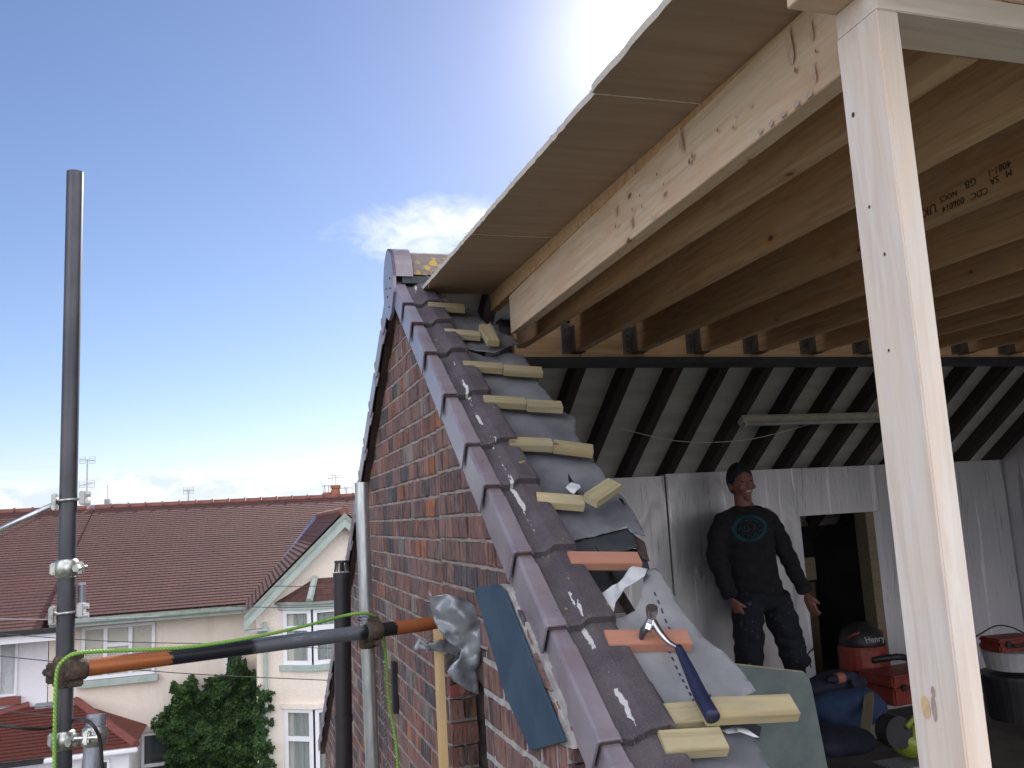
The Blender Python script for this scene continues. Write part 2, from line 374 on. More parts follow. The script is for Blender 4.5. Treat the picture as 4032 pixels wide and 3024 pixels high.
t = mat('window_glass', .06, spec=.8); t.b.inputs['Base Color'].default_value = (.045, .055, .055, 1); M['glass'] = t.m
t = mat('clear_glass', .04); t.b.inputs['Transmission Weight'].default_value = .85; t.b.inputs['Base Color'].default_value = (.8, .86, .84, 1); t.b.inputs['IOR'].default_value = 1.2; M['clear'] = t.m

# painted scaffold ledger: bare/orange/black lengths
t = mat('painted_ledger', .45, .35); x_ = t.n('ShaderNodeSeparateXYZ', {0: t.obj}).outputs[0]
n_ = t.noise(t.map(t.obj, (7, 14, 14)), 3, 5, .65); xx = t.math('ADD', x_, t.math('MULTIPLY', t.math('SUBTRACT', n_, .5), .09))
o1 = t.math('LESS_THAN', xx, -.375); o2 = t.math('MULTIPLY', t.math('GREATER_THAN', xx, .405), t.math('LESS_THAN', xx, .585))
bl = t.mix(t.mr(t.noise(t.map(t.obj, (4, 20, 20)), 3, 5, .7), .55, .72), (.15, .16, .19), (.30, .32, .36))
blk = t.math('MULTIPLY', t.mr(t.math('ABSOLUTE', t.math('ADD', xx, .25)), .15, .12), 1.0)
blk2 = t.mr(t.math('ABSOLUTE', t.math('SUBTRACT', xx, .36)), .11, .09)
c = t.mix(t.math('MAXIMUM', blk, blk2), bl, (.018, .02, .028))
orr = t.mix(t.mr(t.noise(t.map(t.obj, (9, 20, 20)), 3, 5, .7), .5, .7), (.40, .13, .045), (.30, .12, .065))
c = t.mix(t.math('MAXIMUM', o1, o2), c, orr); M['ledger'] = fin(t, c, n_, .001)
t = mat('green_rope', .8); wv_ = t.n('ShaderNodeTexWave', {'Vector': t.obj, 'Scale': 55.0, 'Distortion': 1.0}, bands_direction='DIAGONAL').outputs['Fac']
M['rope'] = fin(t, t.mix(wv_, (.16, .36, .05), (.30, .55, .12)), wv_, .002)

# foil faced insulation with water runs
t = mat('foil_insulation', .45, .35); v = t.obj
run = t.noise(t.map(v, (15, 15, .8)), 1.0, 5, .65, .9); cr = t.noise(t.map(v, (7, 7, 2.5)), 1.0, 6, .65, 1.2); tone = t.noise(t.map(v, (1.2, 1.2, .5)), 1.0, 3, .5)
c = t.mix(t.mr(tone, .35, .65), (.50, .49, .52), (.66, .64, .67)); c = t.mix(t.math('MULTIPLY', t.mr(run, .61, .67), .6), c, (.20, .20, .23)); c = t.mix(t.math('MULTIPLY', t.mr(run, .40, .35), .6), c, (.95, .93, .93))
M['foil'] = fin(t, c, t.math('ADD', t.math('MULTIPLY', run, .5), cr), .006, rough=t.mr(cr, .3, .7, .34, .55))

# render + roof tiles of the street
def render_mat(name, a, b, grime):
    t = mat(name, .9, spec=.2); n_ = t.noise(t.obj, .9, 5, .6); f = t.noise(t.obj, 30, 4, .7); g = t.noise(t.map(t.obj, (2.0, 2, .35)), 1.3, 5, .65)
    c = t.mix(t.mr(n_, .35, .7), a, b); c = t.mix(t.math('MULTIPLY', t.mr(g, .52, .74), .35), c, grime); return fin(t, c, f, .02)
M['cream'] = render_mat('cream_render', (.87, .78, .69), (.80, .71, .62), (.60, .50, .42))
M['white_render'] = render_mat('white_render', (.84, .83, .88), (.78, .77, .83), (.55, .53, .54))
def rooftile(name, a, b, c_, sc=1.0):
    t = mat(name, .85, spec=.25)
    br = t.n('ShaderNodeTexBrick', {'Vector': t.obj, 'Scale': 1.0, 'Mortar Size': .006, 'Mortar Smooth': .1, 'Brick Width': .25*sc, 'Row Height': .150*sc,
             'Color1': (*a, 1), 'Color2': (*b, 1), 'Mortar': (.05, .028, .027, 1), 'Bias': .0}, offset=.5)
    n_ = t.noise(t.obj, .7, 4, .6); c = t.mix(t.math('MULTIPLY', t.mr(n_, .4, .7), .45), br.outputs['Color'], c_)
    vo = t.n('ShaderNodeTexVoronoi', {'Vector': t.map(t.obj, (2.6, 5, 5)), 'Scale': 2.0}).outputs['Color']
    c = t.mix(t.math('MULTIPLY', t.n('ShaderNodeSeparateColor', {0: vo}).outputs[1], .35), c, tuple(x*.55 for x in a)); return fin(t, c, br.outputs['Fac'], -.01)
M['roof'] = rooftile('rosemary_tiles', (.120, .055, .049), (.098, .048, .045), (.075, .040, .042))
M['roof_red'] = rooftile('red_porch_tiles', (.185, .058, .045), (.155, .052, .042), (.11, .048, .045), 1.2)
M['ridge_red'] = simple('ridge_tiles_red', (.15, .062, .052), (.21, .085, .065), 3, .85)

# ================================================================== SETTING
g = 900
tag(mk('ground', [(-g, -g, -6.9), (g, -g, -6.9), (g, g, -6.9), (-g, g, -6.9)], [(0, 1, 2, 3)], M['grass']), kind='structure')
tag(mk('road', [(-60, 11.5, -6.88), (60, 11.5, -6.88), (60, 17, -6.88), (-60, 17, -6.88)], [(0, 1, 2, 3)], M['asphalt']), kind='structure')
for nm, y0, y1 in (('pavement', 17, 18.8), ('pavement', 9.7, 11.5)):
    tag(mk(nm, *boxg((-60, y0, -7.2), (60, y1, -6.76)), M['paving']), kind='structure')

# ================================================================== OUR HOUSE
H = thing('brick_house', 'brick gable house being converted, brown dry verge tiles running up to the ridge', 'house', (wx(3), 3.0, -6.9))
YR = 4.085; ZR = 1.21                       # ridge line of verge corners
FS = .685
def top_z(y): return A_*y+B_ if y < YR else ZR-FS*(y-YR)
# --- brick walls made brick by brick
PAL = [(.24, .135, .12), (.26, .14, .12), (.21, .125, .115), (.20, .125, .12), (.28, .135, .105), (.14, .115, .12), (.115, .105, .11), (.33, .145, .09), (.38, .15, .08), (.31, .27, .20), (.24, .21, .19), (.25, .15, .13)]
WT = [6, 6, 5, 5, 3, 3, 2.5, 1.6, .8, .9, 1.8, 4]
def clip(poly, a, b, c):                    # keep a*y+b*z<=c
    out = []
    for i in range(len(poly)):
        p, q = poly[i], poly[(i+1) % len(poly)]; fp, fq = a*p[0]+b*p[1]-c, a*q[0]+b*q[1]-c
        if fp <= 0: out.append(p)
        if fp*fq < 0: t_ = fp/(fp-fq); out.append((p[0]+(q[0]-p[0])*t_, p[1]+(q[1]-p[1])*t_))
    return out
def brickwork(name, y0, y1, z0, z1, base, cuts, parent, gauge=.0865, seed=1, depth=.008, header=(2, 6), joint=.011):
    rr = random.Random(seed); vs, fs, cs = [], [], []
    nrow = int((z1-z0)/gauge)+1
    for i in range(nrow):
        z = z0+i*gauge; hd = (i % header[1]) == header[0]; L = .114 if hd else .226
        y = y0 - rr.random()*.2 - (.113 if i % 2 else 0)
        while y < y1:
            w_ = L*(1+rr.uniform(-.06, .06)) if rr.random() > .68 else .114
            a, b = max(y, y0), min(y+w_-joint*1.35, y1)
            if b-a > .02:
                j = lambda: rr.uniform(-.0025, .0025)
                poly = [(a+j(), z+j()), (b+j(), z+j()), (b+j(), z+gauge-joint+j()), (a+j(), z+gauge-joint+j())]
                for cut in cuts: poly = clip(poly, *cut) if poly else poly
                if len(poly) >= 3:
                    dx = depth+rr.uniform(-.003, .003); tl = rr.uniform(-.0015, .0015)
                    n = len(vs); m = len(poly); cy = sum(p[0] for p in poly)/m; cz = sum(p[1] for p in poly)/m
                    for (py, pz) in poly: vs.append((wx(py, base)+.004, py, pz))
                    for (py, pz) in poly:      # pillowed arris
                        vs.append((wx(py, base)-dx*.55+tl, py, pz))
                    for (py, pz) in poly:
                        sy_ = .0085 if py < cy else -.0085; sz_ = .006 if pz < cz else -.006
                        vs.append((wx(py, base)-dx+tl, py+sy_, pz+sz_))
                    c0_ = rr.choices(PAL, WT)[0]; k = rr.uniform(.72, 1.12); c_ = tuple(x*k for x in c0_)
                    for r0, r1 in ((0, m), (m, 2*m)):
                        for k2 in range(m):
                            k3 = (k2+1) % m; fs.append((n+r0+k2, n+r0+k3, n+r1+k3, n+r1+k2)); cs.append(c_)
                    fs.append(tuple(n+2*m+k2 for k2 in range(m))); cs.append(c_)
            y += w_
    js = []
    for i in range(nrow+1):                 # struck bed joints, rough and a little proud
        z = z0+i*gauge-joint*.5; ya, yb = y0, y1
        for (a_, b_, c_) in cuts:
            yy = (c_-b_*z)/a_ if a_ else 0
            if a_ > 0: yb = min(yb, yy)
            elif a_ < 0: ya = max(ya, yy)
        if yb-ya < .03: continue
        n = max(2, int((yb-ya)/.035)); sec = []
        for k in range(n+1):
            y = ya+(yb-ya)*k/n; h = joint*.5*rr.uniform(.95, 1.75); dz = rr.uniform(-.0015, .0015); x = wx(y, base); d_ = depth*rr.uniform(.45, .95)
            sec.append([(x+.003, y, z-h+dz), (x-d_, y, z-h*.7+dz), (x-d_, y, z+h*.7+dz), (x+.003, y, z+h+dz)])
        q = len(sec); js.append(([p for s_ in sec for p in s_], [(4*k+a, 4*k+a+1, 4*k+a+5, 4*k+a+4) for k in range(q-1) for a in range(3)]+[(0, 1, 2, 3), (4*q-1, 4*q-2, 4*q-3, 4*q-4)]))
    mk('bed_joints', *merge(js), M['mortar'] if base > .7 else M['mortar_pale'], parent)
    return mk(name, vs, fs, M['brick'], parent, cols=cs)
cuts = [(-A_, 1, B_-.055), (FS, 1, ZR+FS*YR-.055)]
Y_END = 3.42; Z_B = -6.9
gw_poly = lambda x, y0, y1, zb, dz=.12: [(x(y0), y0, zb), (x(y1), y1, zb), (x(y1), y1, top_z(y1)-dz)] + ([(x(YR), YR, ZR-dz)] if y0 < YR < y1 else []) + [(x(y0), y0, top_z(y0)-dz)]
v_, f_ = prism(gw_poly(lambda y: wx(y, .73), Y_END, 8.75, Z_B), (.215, 0, 0))
wallo = mk('gable_wall', v_, f_, M['joint_shade'], H)
brickwork('brick_facing', Y_END+.004, 8.74, -3.2, 1.3, .73, cuts, wallo, seed=3)
v_, f_ = prism([(wx(1.2), 1.2, top_z(1.2)-.12), (wx(1.2), 1.2, max(-1.5, -1.5)), (wx(1.25), 1.25, -1.5), (wx(1.9), 1.9, -.43), (wx(Y_END), Y_END, -.43), (wx(Y_END), Y_END, top_z(Y_END)-.12)], (.215, 0, 0)); mk('wall_head', v_, f_, M['joint_shade'], H)
brickwork('brick_facing', 2.0, Y_END+.003, -.426, 1.3, .73, [(-A_, 1, B_-.055)], wallo, seed=12)
# nearer length of wall, a little proud of the other
NB = .665
YN0, YN1 = 1.95, 2.63
p_ = [(wx(YN0, NB), YN0, Z_B), (wx(YN1, NB), YN1, Z_B), (wx(YN1, NB), YN1, -.42), (wx(2.45, NB), 2.45, -.34), (wx(2.2, NB), 2.2, top_z(2.2)-.12), (wx(YN0, NB), YN0, top_z(YN0)-.10)]
v_, f_ = prism(p_, (.28, 0, 0)); nw = mk('wall_pier', v_, f_, M['mortar_pale'], H)
brickwork('brick_facing', YN0+.004, YN1, -3.0, .3, NB, [(-A_, 1, B_-.13), (.45, 1, -.42+.45*YN1)], nw, seed=8, joint=.017, gauge=.092, depth=.007)
# end faces that look back at the viewer: toothed stub of the far wall, and end of the near pier
def endbricks(name, x0, x1, y, z0, z1, parent, seed=2, step=.012):
    rr = random.Random(seed); vs, fs, cs = [], [], []; z = z0; i = 0
    while z < z1:
        h = .0865-.014; segs = [(x0, x1)] if i % 2 else [(x0, x0+(x1-x0)*.52-.006), (x0+(x1-x0)*.52+.006, x1)]
        for a, b in segs:
            dy = rr.uniform(.012, .03) + (step if i % 2 else 0); j = lambda: rr.uniform(-.003, .003)
            bx = [(a+j(), y-dy+j(), z+j()), (b+j(), y-dy+j(), z+j()), (b+j(), y+.02, z), (a+j(), y+.02, z)]
            n = len(vs); vs += bx+[(p[0]+j(), p[1]+j(), z+h+j()) for p in bx]
            c_ = tuple(q*rr.uniform(.8, 1.2) for q in rr.choice([(.24, .10, .085), (.20, .10, .09), (.27, .12, .10)]))
            for q in [(0, 3, 2, 1), (4, 5, 6, 7), (0, 1, 5, 4), (1, 2, 6, 5), (2, 3, 7, 6), (3, 0, 4, 7)]: fs.append(tuple(n+k for k in q)); cs.append(c_)
        z += .0865; i += 1
    return mk(name, vs, fs, M['brick'], parent, cols=cs)
stub_v, stub_f = boxg((wx(Y_END)-.003, Y_END-.010, -3.0), (wx(Y_END)+.105, Y_END-.002, -.60)); mk('mortar_bed', stub_v, stub_f, M['mortar_pale'], wallo)
endbricks('brick_stub', wx(Y_END)-.004, wx(Y_END)+.104, Y_END-.008, -2.5, -.62, wallo)
endbricks('pier_end_bricks', NB+.02, NB+.26, YN0, -2.2, -.50, nw, seed=5)
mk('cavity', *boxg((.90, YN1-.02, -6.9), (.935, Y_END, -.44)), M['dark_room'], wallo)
# --- verge units up the rear slope, each lapping the one below
low_pts = [(868, 640), (887, 693), (915, 752), (955, 832), (1002, 930), (1043, 1043), (1108, 1190), (1180, 1365), (1290, 1600)]
ys = [onW(*q, .665).y for q in low_pts]
ys = [3.86]+[3.60-.2665*i for i in range(9)]
ys_meas = [onW(*q, .665).y for q in low_pts]
ys = ys_meas + [ys_meas[-1]-.262, ys_meas[-1]-.53]
def verge_cap(yl, yh, sign=1, parent=H):
    """L-shaped plastic verge unit between y positions (yl lower end); local frame x outward-in, s along slope, n normal"""
    if sign > 0:
        P = lambda x, s, n_: slope(x - SK*(yl-3.4), yl, 0) - DS*s + NS*n_
        L = (yh-yl)*math.sqrt(1+A_*A_)+.05
    else:
        ns = Vector((0, FS, 1)).normalized(); ds = Vector((0, 1, -FS)).normalized()
        P = lambda x, s, n_: Vector((x - SK*(yl-3.4), yl, top_z(yl))) - ds*s + ns*n_
        L = (yl-yh)*math.sqrt(1+FS*FS)+.05
    x0, x1 = .665, .725; tk = .005; D = .105
    def sect(s, tp, inset):                 # outer profile at distance s up the slope; tp = height of top
        xo = x0+inset; r_ = .008
        out = [(xo, tp-D), (xo, tp-r_), (xo+.002, tp-.003), (xo+r_, tp), (x1-.006, tp-.001), (x1, tp-.012)]
        inn = [(x1-.004, tp-.013), (x1-.008, tp-tk), (xo+tk+.003, tp-tk), (xo+tk, tp-r_-.002), (xo+tk, tp-D)]
        return [P(a, s, b) for a, b in out+inn]
    secs = [sect(-.002, -.001, .0005), sect(0, .0, 0), sect(.022, .0, 0), sect(.0235, -.0035, .0035), sect(L*.72, -.010, .005), sect(L*.73, -.015, .010), sect(L, -.026, .012)]
    n = len(secs[0]); vs = [p for s_ in secs for p in s_]; fs = []
    for i in range(len(secs)-1):
        for k in range(n): k2 = (k+1) % n; fs.append((i*n+k, i*n+k2, (i+1)*n+k2, (i+1)*n+k))
    fs.append(tuple(range(n))[::-1]); fs.append(tuple(range((len(secs)-1)*n, len(secs)*n)))
    o = mk('verge_cap', vs, fs, M['verge'], parent)
    lip = obox(P(.697, .008, -.014), (1, 0, 0), P(0, 1, 0)-P(0, 0, 0), P(0, 0, 1)-P(0, 0, 0), .054, .010, .020)
    mk('end_stop', *lip, M['verge_lip'], o, bevel=.003)
    return o
caps = []
for i in range(len(ys)):
    yh = ys[i-1] if i else YR
    caps.append(verge_cap(ys[i], yh))
yf = YR+.02; i = 0
while yf < 8.75:
    yn = yf+.262; o = verge_cap(yn, yf, -1)
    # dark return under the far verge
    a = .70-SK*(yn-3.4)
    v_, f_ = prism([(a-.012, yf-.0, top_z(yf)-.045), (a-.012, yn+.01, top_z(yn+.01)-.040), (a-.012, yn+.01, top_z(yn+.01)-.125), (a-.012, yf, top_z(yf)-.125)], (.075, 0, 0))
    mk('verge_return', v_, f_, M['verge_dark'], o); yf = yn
# --- one column of interlocking tiles beside the verge
prof = [(.700, .000), (.716, .002), (.752, .002), (.762, .006), (.776, .021), (.786, .025), (.836, .025), (.846, .022), (.853, .008)]
for i in range(len(ys)-1):
    yl, yh = ys[i]+.005, (ys[i-1] if i else YR-.02)
    L = (yh-yl)*math.sqrt(1+A_*A_)+.055; xs = -SK*(yl-3.4)-.001; rr = random.Random(i); jag = [rr.uniform(-.004, .004) for _ in prof]
    P = lambda x, s, n_: slope(x+xs, yl, 0) - DS*s + NS*n_
    rows = []
    for s, h0 in ((-.002, -.016), (.006, -.010), (L*.5, -.024), (L, -.040)):
        rows.append([P(a, s+(jag[k] if s < .01 else 0), h0+b) for k, (a, b) in enumerate(prof)])
    n = len(prof); vs = [p for r_ in rows for p in r_] + [P(a, s+(jag[k]*1.4 if s < .01 else 0), h0+b-.024) for (s, h0) in ((-.001, -.016), (L, -.042)) for k, (a, b) in enumerate(prof)]
    fs = []
    for r_ in range(3):
        for k in range(n-1): fs.append((r_*n+k, r_*n+k+1, (r_+1)*n+k+1, (r_+1)*n+k))
    b0 = 4*n
    for k in range(n-1):
        fs.append((k, b0+k, b0+k+1, k+1)); fs.append((3*n+k, 3*n+k+1, b0+n+k+1, b0+n+k)); fs.append((b0+k, b0+n+k, b0+n+k+1, b0+k+1))
    fs.append((0, n, 2*n, 3*n, b0+n, b0)); fs.append((n-1, b0+n-1, b0+2*n-1, 4*n-1, 3*n-1, 2*n-1))
    mk('roof_tile', vs, fs, M['tile'], H)
# ridge
arc = [(YR+math.cos(R(a))*.135, ZR-.06+math.sin(R(a))*.145) for a in range(0, 181, 12)]
arc_i = [(YR+math.cos(R(a))*.115, ZR-.06+math.sin(R(a))*.125) for a in range(180, -1, -12)]
rt = [(.73, a, b) for a, b in arc+arc_i]
v_, f_ = prism(rt, (.46, 0, 0)); mk('ridge_tile', v_, f_, M['ridge'], H)
v_, f_ = prism([(p[0]+.466, p[1], p[2]) for p in rt], (.46, 0, 0)); mk('ridge_tile', v_, f_, M['ridge'], H)
for k in range(2, 12):
    v_, f_ = prism([(p[0]+.466*k, p[1], p[2]) for p in rt], (.46, 0, 0)); mk('ridge_tile', v_, f_, M['ridge'], H)
cap_arc = [(YR+.0+math.cos(R(a))*.155, ZR-.075+math.sin(R(a))*.175) for a in range(0, 181, 10)]
cp = [(.655, a, b) for a, b in cap_arc+[(YR-.150, ZR-.15), (YR-.06, ZR-.235), (YR+.02, ZR-.25), (YR+.10, ZR-.215), (YR+.152, ZR-.14)]]
rc = mk('ridge_end_cap', *merge([prism(cp, (.014, 0, 0)), prism([(.655, a, b) for a, b in cap_arc+[(YR+math.cos(R(a))*.150, ZR-.075+math.sin(R(a))*.168) for a in range(180, -1, -10)]], (.095, 0, 0))]), M['verge'], H)
for (dy, dz) in ((-.06, .0), (-.06, -.05), (.03, -.07), (.06, -.02), (-.01, -.13)): mk('fixing', *boxg((.651, YR+dy-.004, ZR-.06+dz-.004), (.656, YR+dy+.004, ZR-.06+dz+.004)), M['black'], rc)
mk('ridge_roll', *boxg((.70, YR-.145, ZR-.105), (1.05, YR-.12, ZR-.07)), M['felt_dark'], H)
# front slope covering, seen only from inside as lining, keeps the loft dark
N3 = Vector((0, .713, 1)).normalized(); DF = Vector((0, 1, -.713)).normalized()
D3 = .713*4.1975+1.2547-.15
def fpt(x, y, off=0.0): return Vector((x, y, D3-.713*y)) + N3*off
mk('front_tiles', *prism([fpt(.80, 4.14, .17), fpt(6.6, 4.14, .17), fpt(6.6, 8.7, .17), fpt(.74, 8.7, .17)], N3*.03), M['tile'], H)
mk('felt_lining', *prism([fpt(.84, 4.06, .10), fpt(6.2, 4.06, .10), fpt(6.2, 6.2, .10), fpt(.84, 6.2, .10)], N3*.02), M['lining'], H)
x = 1.848-.315*3
k = 0
while x < 6.1:
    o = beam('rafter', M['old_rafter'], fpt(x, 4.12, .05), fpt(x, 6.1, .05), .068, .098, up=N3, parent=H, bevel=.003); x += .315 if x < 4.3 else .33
# loft floor, insulated knee wall, party wall
FL = -1.54
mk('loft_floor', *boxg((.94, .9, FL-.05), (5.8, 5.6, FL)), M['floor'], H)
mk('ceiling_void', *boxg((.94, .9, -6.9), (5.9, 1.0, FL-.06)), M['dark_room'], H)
KW = 5.456
KL = thing('insulated_knee_wall', 'silver foil insulation boards with water runs lining the low loft wall behind the man', 'wall', (3.5, KW, FL))
DL, DR, DT, DB = 3.803, 4.432, -.136, -1.30
pan = [(.95, 2.26, .193), (2.268, 2.745, .196), (2.752, 3.795, .208), (4.50, 5.22, .208), (5.227, 5.70, .206)]
for a, b, zt in pan: mk('insulation_panel', *boxg((a, KW-(.0 if b != 3.795 else .012), FL), (b, KW+.07, zt)), M['foil'], KL, bevel=.002)
mk('insulation_panel', *boxg((3.797, KW, DT), (4.498, KW+.07, .207)), M['foil'], KL, bevel=.002)
mk('insulation_panel', *boxg((3.797, KW-.005, FL), (4.498, KW+.07, DB)), M['foil'], KL, bevel=.002)
dl = mk('door_lining', *merge([boxg((DR-.075, KW-.01, DB), (DR-.002, KW+.12, DT-.001))]), M['frame_old'], KL, bevel=.002)
mk('reveal', *boxg((DR+.0, KW-.004, DB), (DR+.066, KW+.10, DT-.002)), M['foil'], KL)
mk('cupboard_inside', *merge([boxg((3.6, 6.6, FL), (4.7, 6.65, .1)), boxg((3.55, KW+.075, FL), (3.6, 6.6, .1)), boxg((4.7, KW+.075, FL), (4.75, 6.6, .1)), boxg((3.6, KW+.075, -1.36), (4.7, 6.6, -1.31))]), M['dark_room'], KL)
tag(mk('ochre_board', *obox((3.93, 5.75, -.97), (1, .1, 0), (0, 1, .0), (0, 0, 1), .30, .03, .66), M['yellow_board'], bevel=.004), 'dim ochre board standing inside the dark knee wall opening', 'board')
tag(mk('cardboard_box', *obox((3.98, 5.95, -.55), (1, .15, 0), (-.15, 1, 0), (0, 0, 1), .36, .25, .17), M['frame_old'], bevel=.004), 'grey carton on top of the ochre board inside the opening', 'box')
v_, f_ = prism([(5.71, .95, FL), (5.71, 5.50, FL), (5.71, 5.50, .18), (5.71, 4.30, 1.05), (5.71, .95, .85)], (.1, 0, 0))
tag(mk('party_wall', v_, f_, M['foil']), 'grey foil lined side wall closing the right end of the loft', 'wall')

# ================================================================== steel and new flat roof frame
SB = thing('steel_beam', 'dark primed steel beam carrying the far ends of the new joists', 'beam', (3.5, 4.19, .75))
mk('lower_flange', *boxg((1.24, 4.12, .748), (5.70, 4.27, .782)), M['steel'], SB, bevel=.003)
mk('web', *boxg((1.24, 4.19, .782), (5.70, 4.20, .98)), M['steel'], SB)
mk('upper_flange', *boxg((1.24, 4.135, .98), (5.70, 4.255, .992)), M['steel'], SB)
FR = thing('flat_roof_frame', 'new pine joists and plates of the flat dormer roof over the open loft', 'roof frame', (2.5, 2.5, .7))
xx = 1.30
while xx < 5.6:
    b = min(xx+rnd.choice([.36, .36, .7]), 5.69); beam('web_packer', M['joist'], (xx, 4.165, .875), (b-.003, 4.165, .875), .045, .18, parent=FR); xx = b
def jz(y): return .7012+.02444*y                      # joist soffit
def joist(x_far, y_far, x_near, y_near, mt, h=.195, w_=.045, nm='joist'):
    p0 = Vector((x_near, y_near, jz(y_near))); p1 = Vector((x_far, y_far, jz(y_far)))
    dn = (p1-p0).normalized(); side = Vector((1, 0, 0))
    up = dn.cross(Vector((1, 0, 0))).normalized()*-1
    if up.z < 0: up = -up
    return beam(nm, mt, p0, p1, w_, h, up=up, parent=FR, shift=(0, h/2)), p0, p1
J = []
# face x positions (left face) at far / near ends, read from the joist lines
def jx(x_, w_=.045): return x_+w_/2
o, a, b = joist(jx(1.118), 3.60, jx(.996), 1.09, M['joist_pale'], .172); J.append(o)
joist(jx(1.262), 3.98, jx(1.165), 1.09, M['joist'], .19)
jl = [(1.609, 1.452), (1.955, 1.820), (2.329, 2.200), (2.682, 2.545), (3.05, 2.945), (3.404, 3.31)]
for k in range(6): q = jl[-1]; jl.append((q[0]+.355, q[1]+.362))
for (xf, xn) in jl:
    if xf > 5.65: break
    joist(jx(xf), 4.14, jx(xn), 1.09, M['joist'], .195)
    hg = mk('joist_hanger', *merge([boxg((xf-.004, 4.05, jz(4.1)-.003), (xf+.050, 4.138, jz(4.1)-.001)), boxg((xf-.004, 4.06, jz(4.1)-.003), (xf-.002, 4.138, jz(4.1)+.14)), boxg((xf+.047, 4.06, jz(4.1)-.003), (xf+.049, 4.138, jz(4.1)+.14)), boxg((xf-.05, 4.137, jz(4.1)-.0), (xf-.004, 4.141, jz(4.1)+.16))]), M['hanger'], FR)
    nails = []
    for kk in range(5): nails.append(obox((xf-.028, 4.132, jz(4.1)+.015+.03*kk), (1, 0, 0), (0, 1, 0), (0, 0, 1), .008, .012, .008))
    mk('nail', *merge(nails), M['steel_bright'], hg)
# firring strip on joist 1 and ply deck
def pz(y): return .911+.0546*(y-1.288)
def dfx(y): return .949+.0423*y
p0, p1 = Vector((dfx(1.0)+.024, 1.0, 0)), Vector((dfx(3.9)+.024, 3.9, 0))
v_ = []; 
for yy in (1.09, 3.92):
    xf = dfx(yy); zb = jz(yy)+.172
    v_ += [(xf+.008, yy, zb), (xf+.045, yy, zb), (xf+.045, yy, pz(yy)-.001), (xf+.008, yy, pz(yy)-.001)]
mk('firring_strip', v_, [(0, 1, 2, 3), (4, 7, 6, 5), (0, 4, 5, 1), (1, 5, 6, 2), (2, 6, 7, 3), (3, 7, 4, 0)], M['joist'], FR)
def ply(y0, y1, xo, nm='plywood_sheet'):
    rr = random.Random(int(y0*100)); n = 40; vs = []; 
    edge = []
    for k in range(n+1):
        yy = y0+(y1-y0)*k/n; edge.append((xo+.010*(yy-1.4)+rr.uniform(-.0022, .0022), yy))
    top = [(x_, y_, pz(y_)+.018) for x_, y_ in edge]+[(5.9, y1, pz(y1)+.018), (5.9, y0, pz(y0)+.018)]
    bot = [(p[0], p[1], pz(p[1])) for p in top]; m = len(top)
    o = mk(nm, bot+top, [tuple(range(m))[::-1], tuple(range(m, 2*m))]+[(i, (i+1) % m, m+(i+1) % m, m+i) for i in range(m)], M['ply'], FR)
    o.data.materials.append(M['ply_edge'])
    for p in o.data.polygons:
        if abs(p.normal.z) < .5: p.material_index = 1
    return o
ply(.2, 1.700, .748); ply(1.706, 2.895, .756); ply(2.901, 3.93, .7560)
# wood splinters on the sawn outer edge
sp = []
for k in range(46):
    yy = rnd.choice([rnd.uniform(2.9, 3.9), rnd.uniform(1.5, 3.9)]); x_ = .756+.01*(yy-1.4); q = Vector((x_, yy, pz(yy)+rnd.choice([.001, .018])))
    dv = Vector((rnd.uniform(-1, .1), rnd.uniform(-1, 1), rnd.uniform(-.4, .9))).normalized()*rnd.uniform(.008, .028)
    sp.append(tubeg([q, q+dv*.5+Vector((0, 0, rnd.uniform(-.003, .003))), q+dv], .0008, 4))
mk('splinters', *merge(sp), M['ply_edge'], FR)
# plates and post
PY0, PY1 = .992, 1.0845
beam('top_plate', M['post'], (.918, (PY0+PY1)/2, .749), (5.6, (PY0+PY1)/2, .749), PY1-PY0, .044, parent=FR)
beam('top_plate', M['joist_pale'], (.829, (PY0+PY1)/2+.001, .7935), (1.169, (PY0+PY1)/2+.001, .7935), PY1-PY0, .044, parent=FR)
xx = 1.173
while xx < 5.5:
    b = min(xx+rnd.uniform(.3, .5), 5.6); beam('header_block', M['joist_pale'], (xx, 1.036, .862), (b-.003, 1.036, .862), .09, .178, parent=FR); xx = b
beam('front_board', M['joist'], (.97, 1.065, .865), (1.168, 1.065, .865), .045, .09, parent=FR)
pst = beam('post', M['post'], ((.917+.955)/2+.0, (PY0+PY1)/2, .7265), ((.917+.955)/2-.012, (PY0+PY1)/2, FL), 0.0935, .042, up=(1, 0, 0), parent=FR, bevel=.0025)
knots = []
def knot(u, v, r1, r2, mt, nm='knot'):
    p = onX(u, v, .9146 - .0122*((.7265-onX(u, v, .917).z)/2.27)); n = 14
    ring = [p+Vector((-.0003, math.cos(2*math.pi*k/n)*r1, math.sin(2*math.pi*k/n)*r2)) for k in range(n)]
    mk(nm, ring, [tuple(range(n))], mt, pst)
knot(1843, 248, .0035, .0045, M['ink']); knot(1878, 447, .0024, .0028, M['ink']); knot(1911, 549, .0024, .0028, M['ink']); knot(1920, 757, .002, .0024, M['ink'])
M['knot_pale'] = simple('pale_knot', (.70, .50, .28), (.62, .42, .26), 60, .8); knot(2000, 1528, .009, .016, M['knot_pale']); M['knot_dk'] = simple('grey_knot_mark', (.36, .29, .26), (.45, .36, .32), 60, .8)
knot(2018, 1531, .005, .018, M['knot_dk']); knot(2016, 1495, .004, .008, M['knot_dk'])
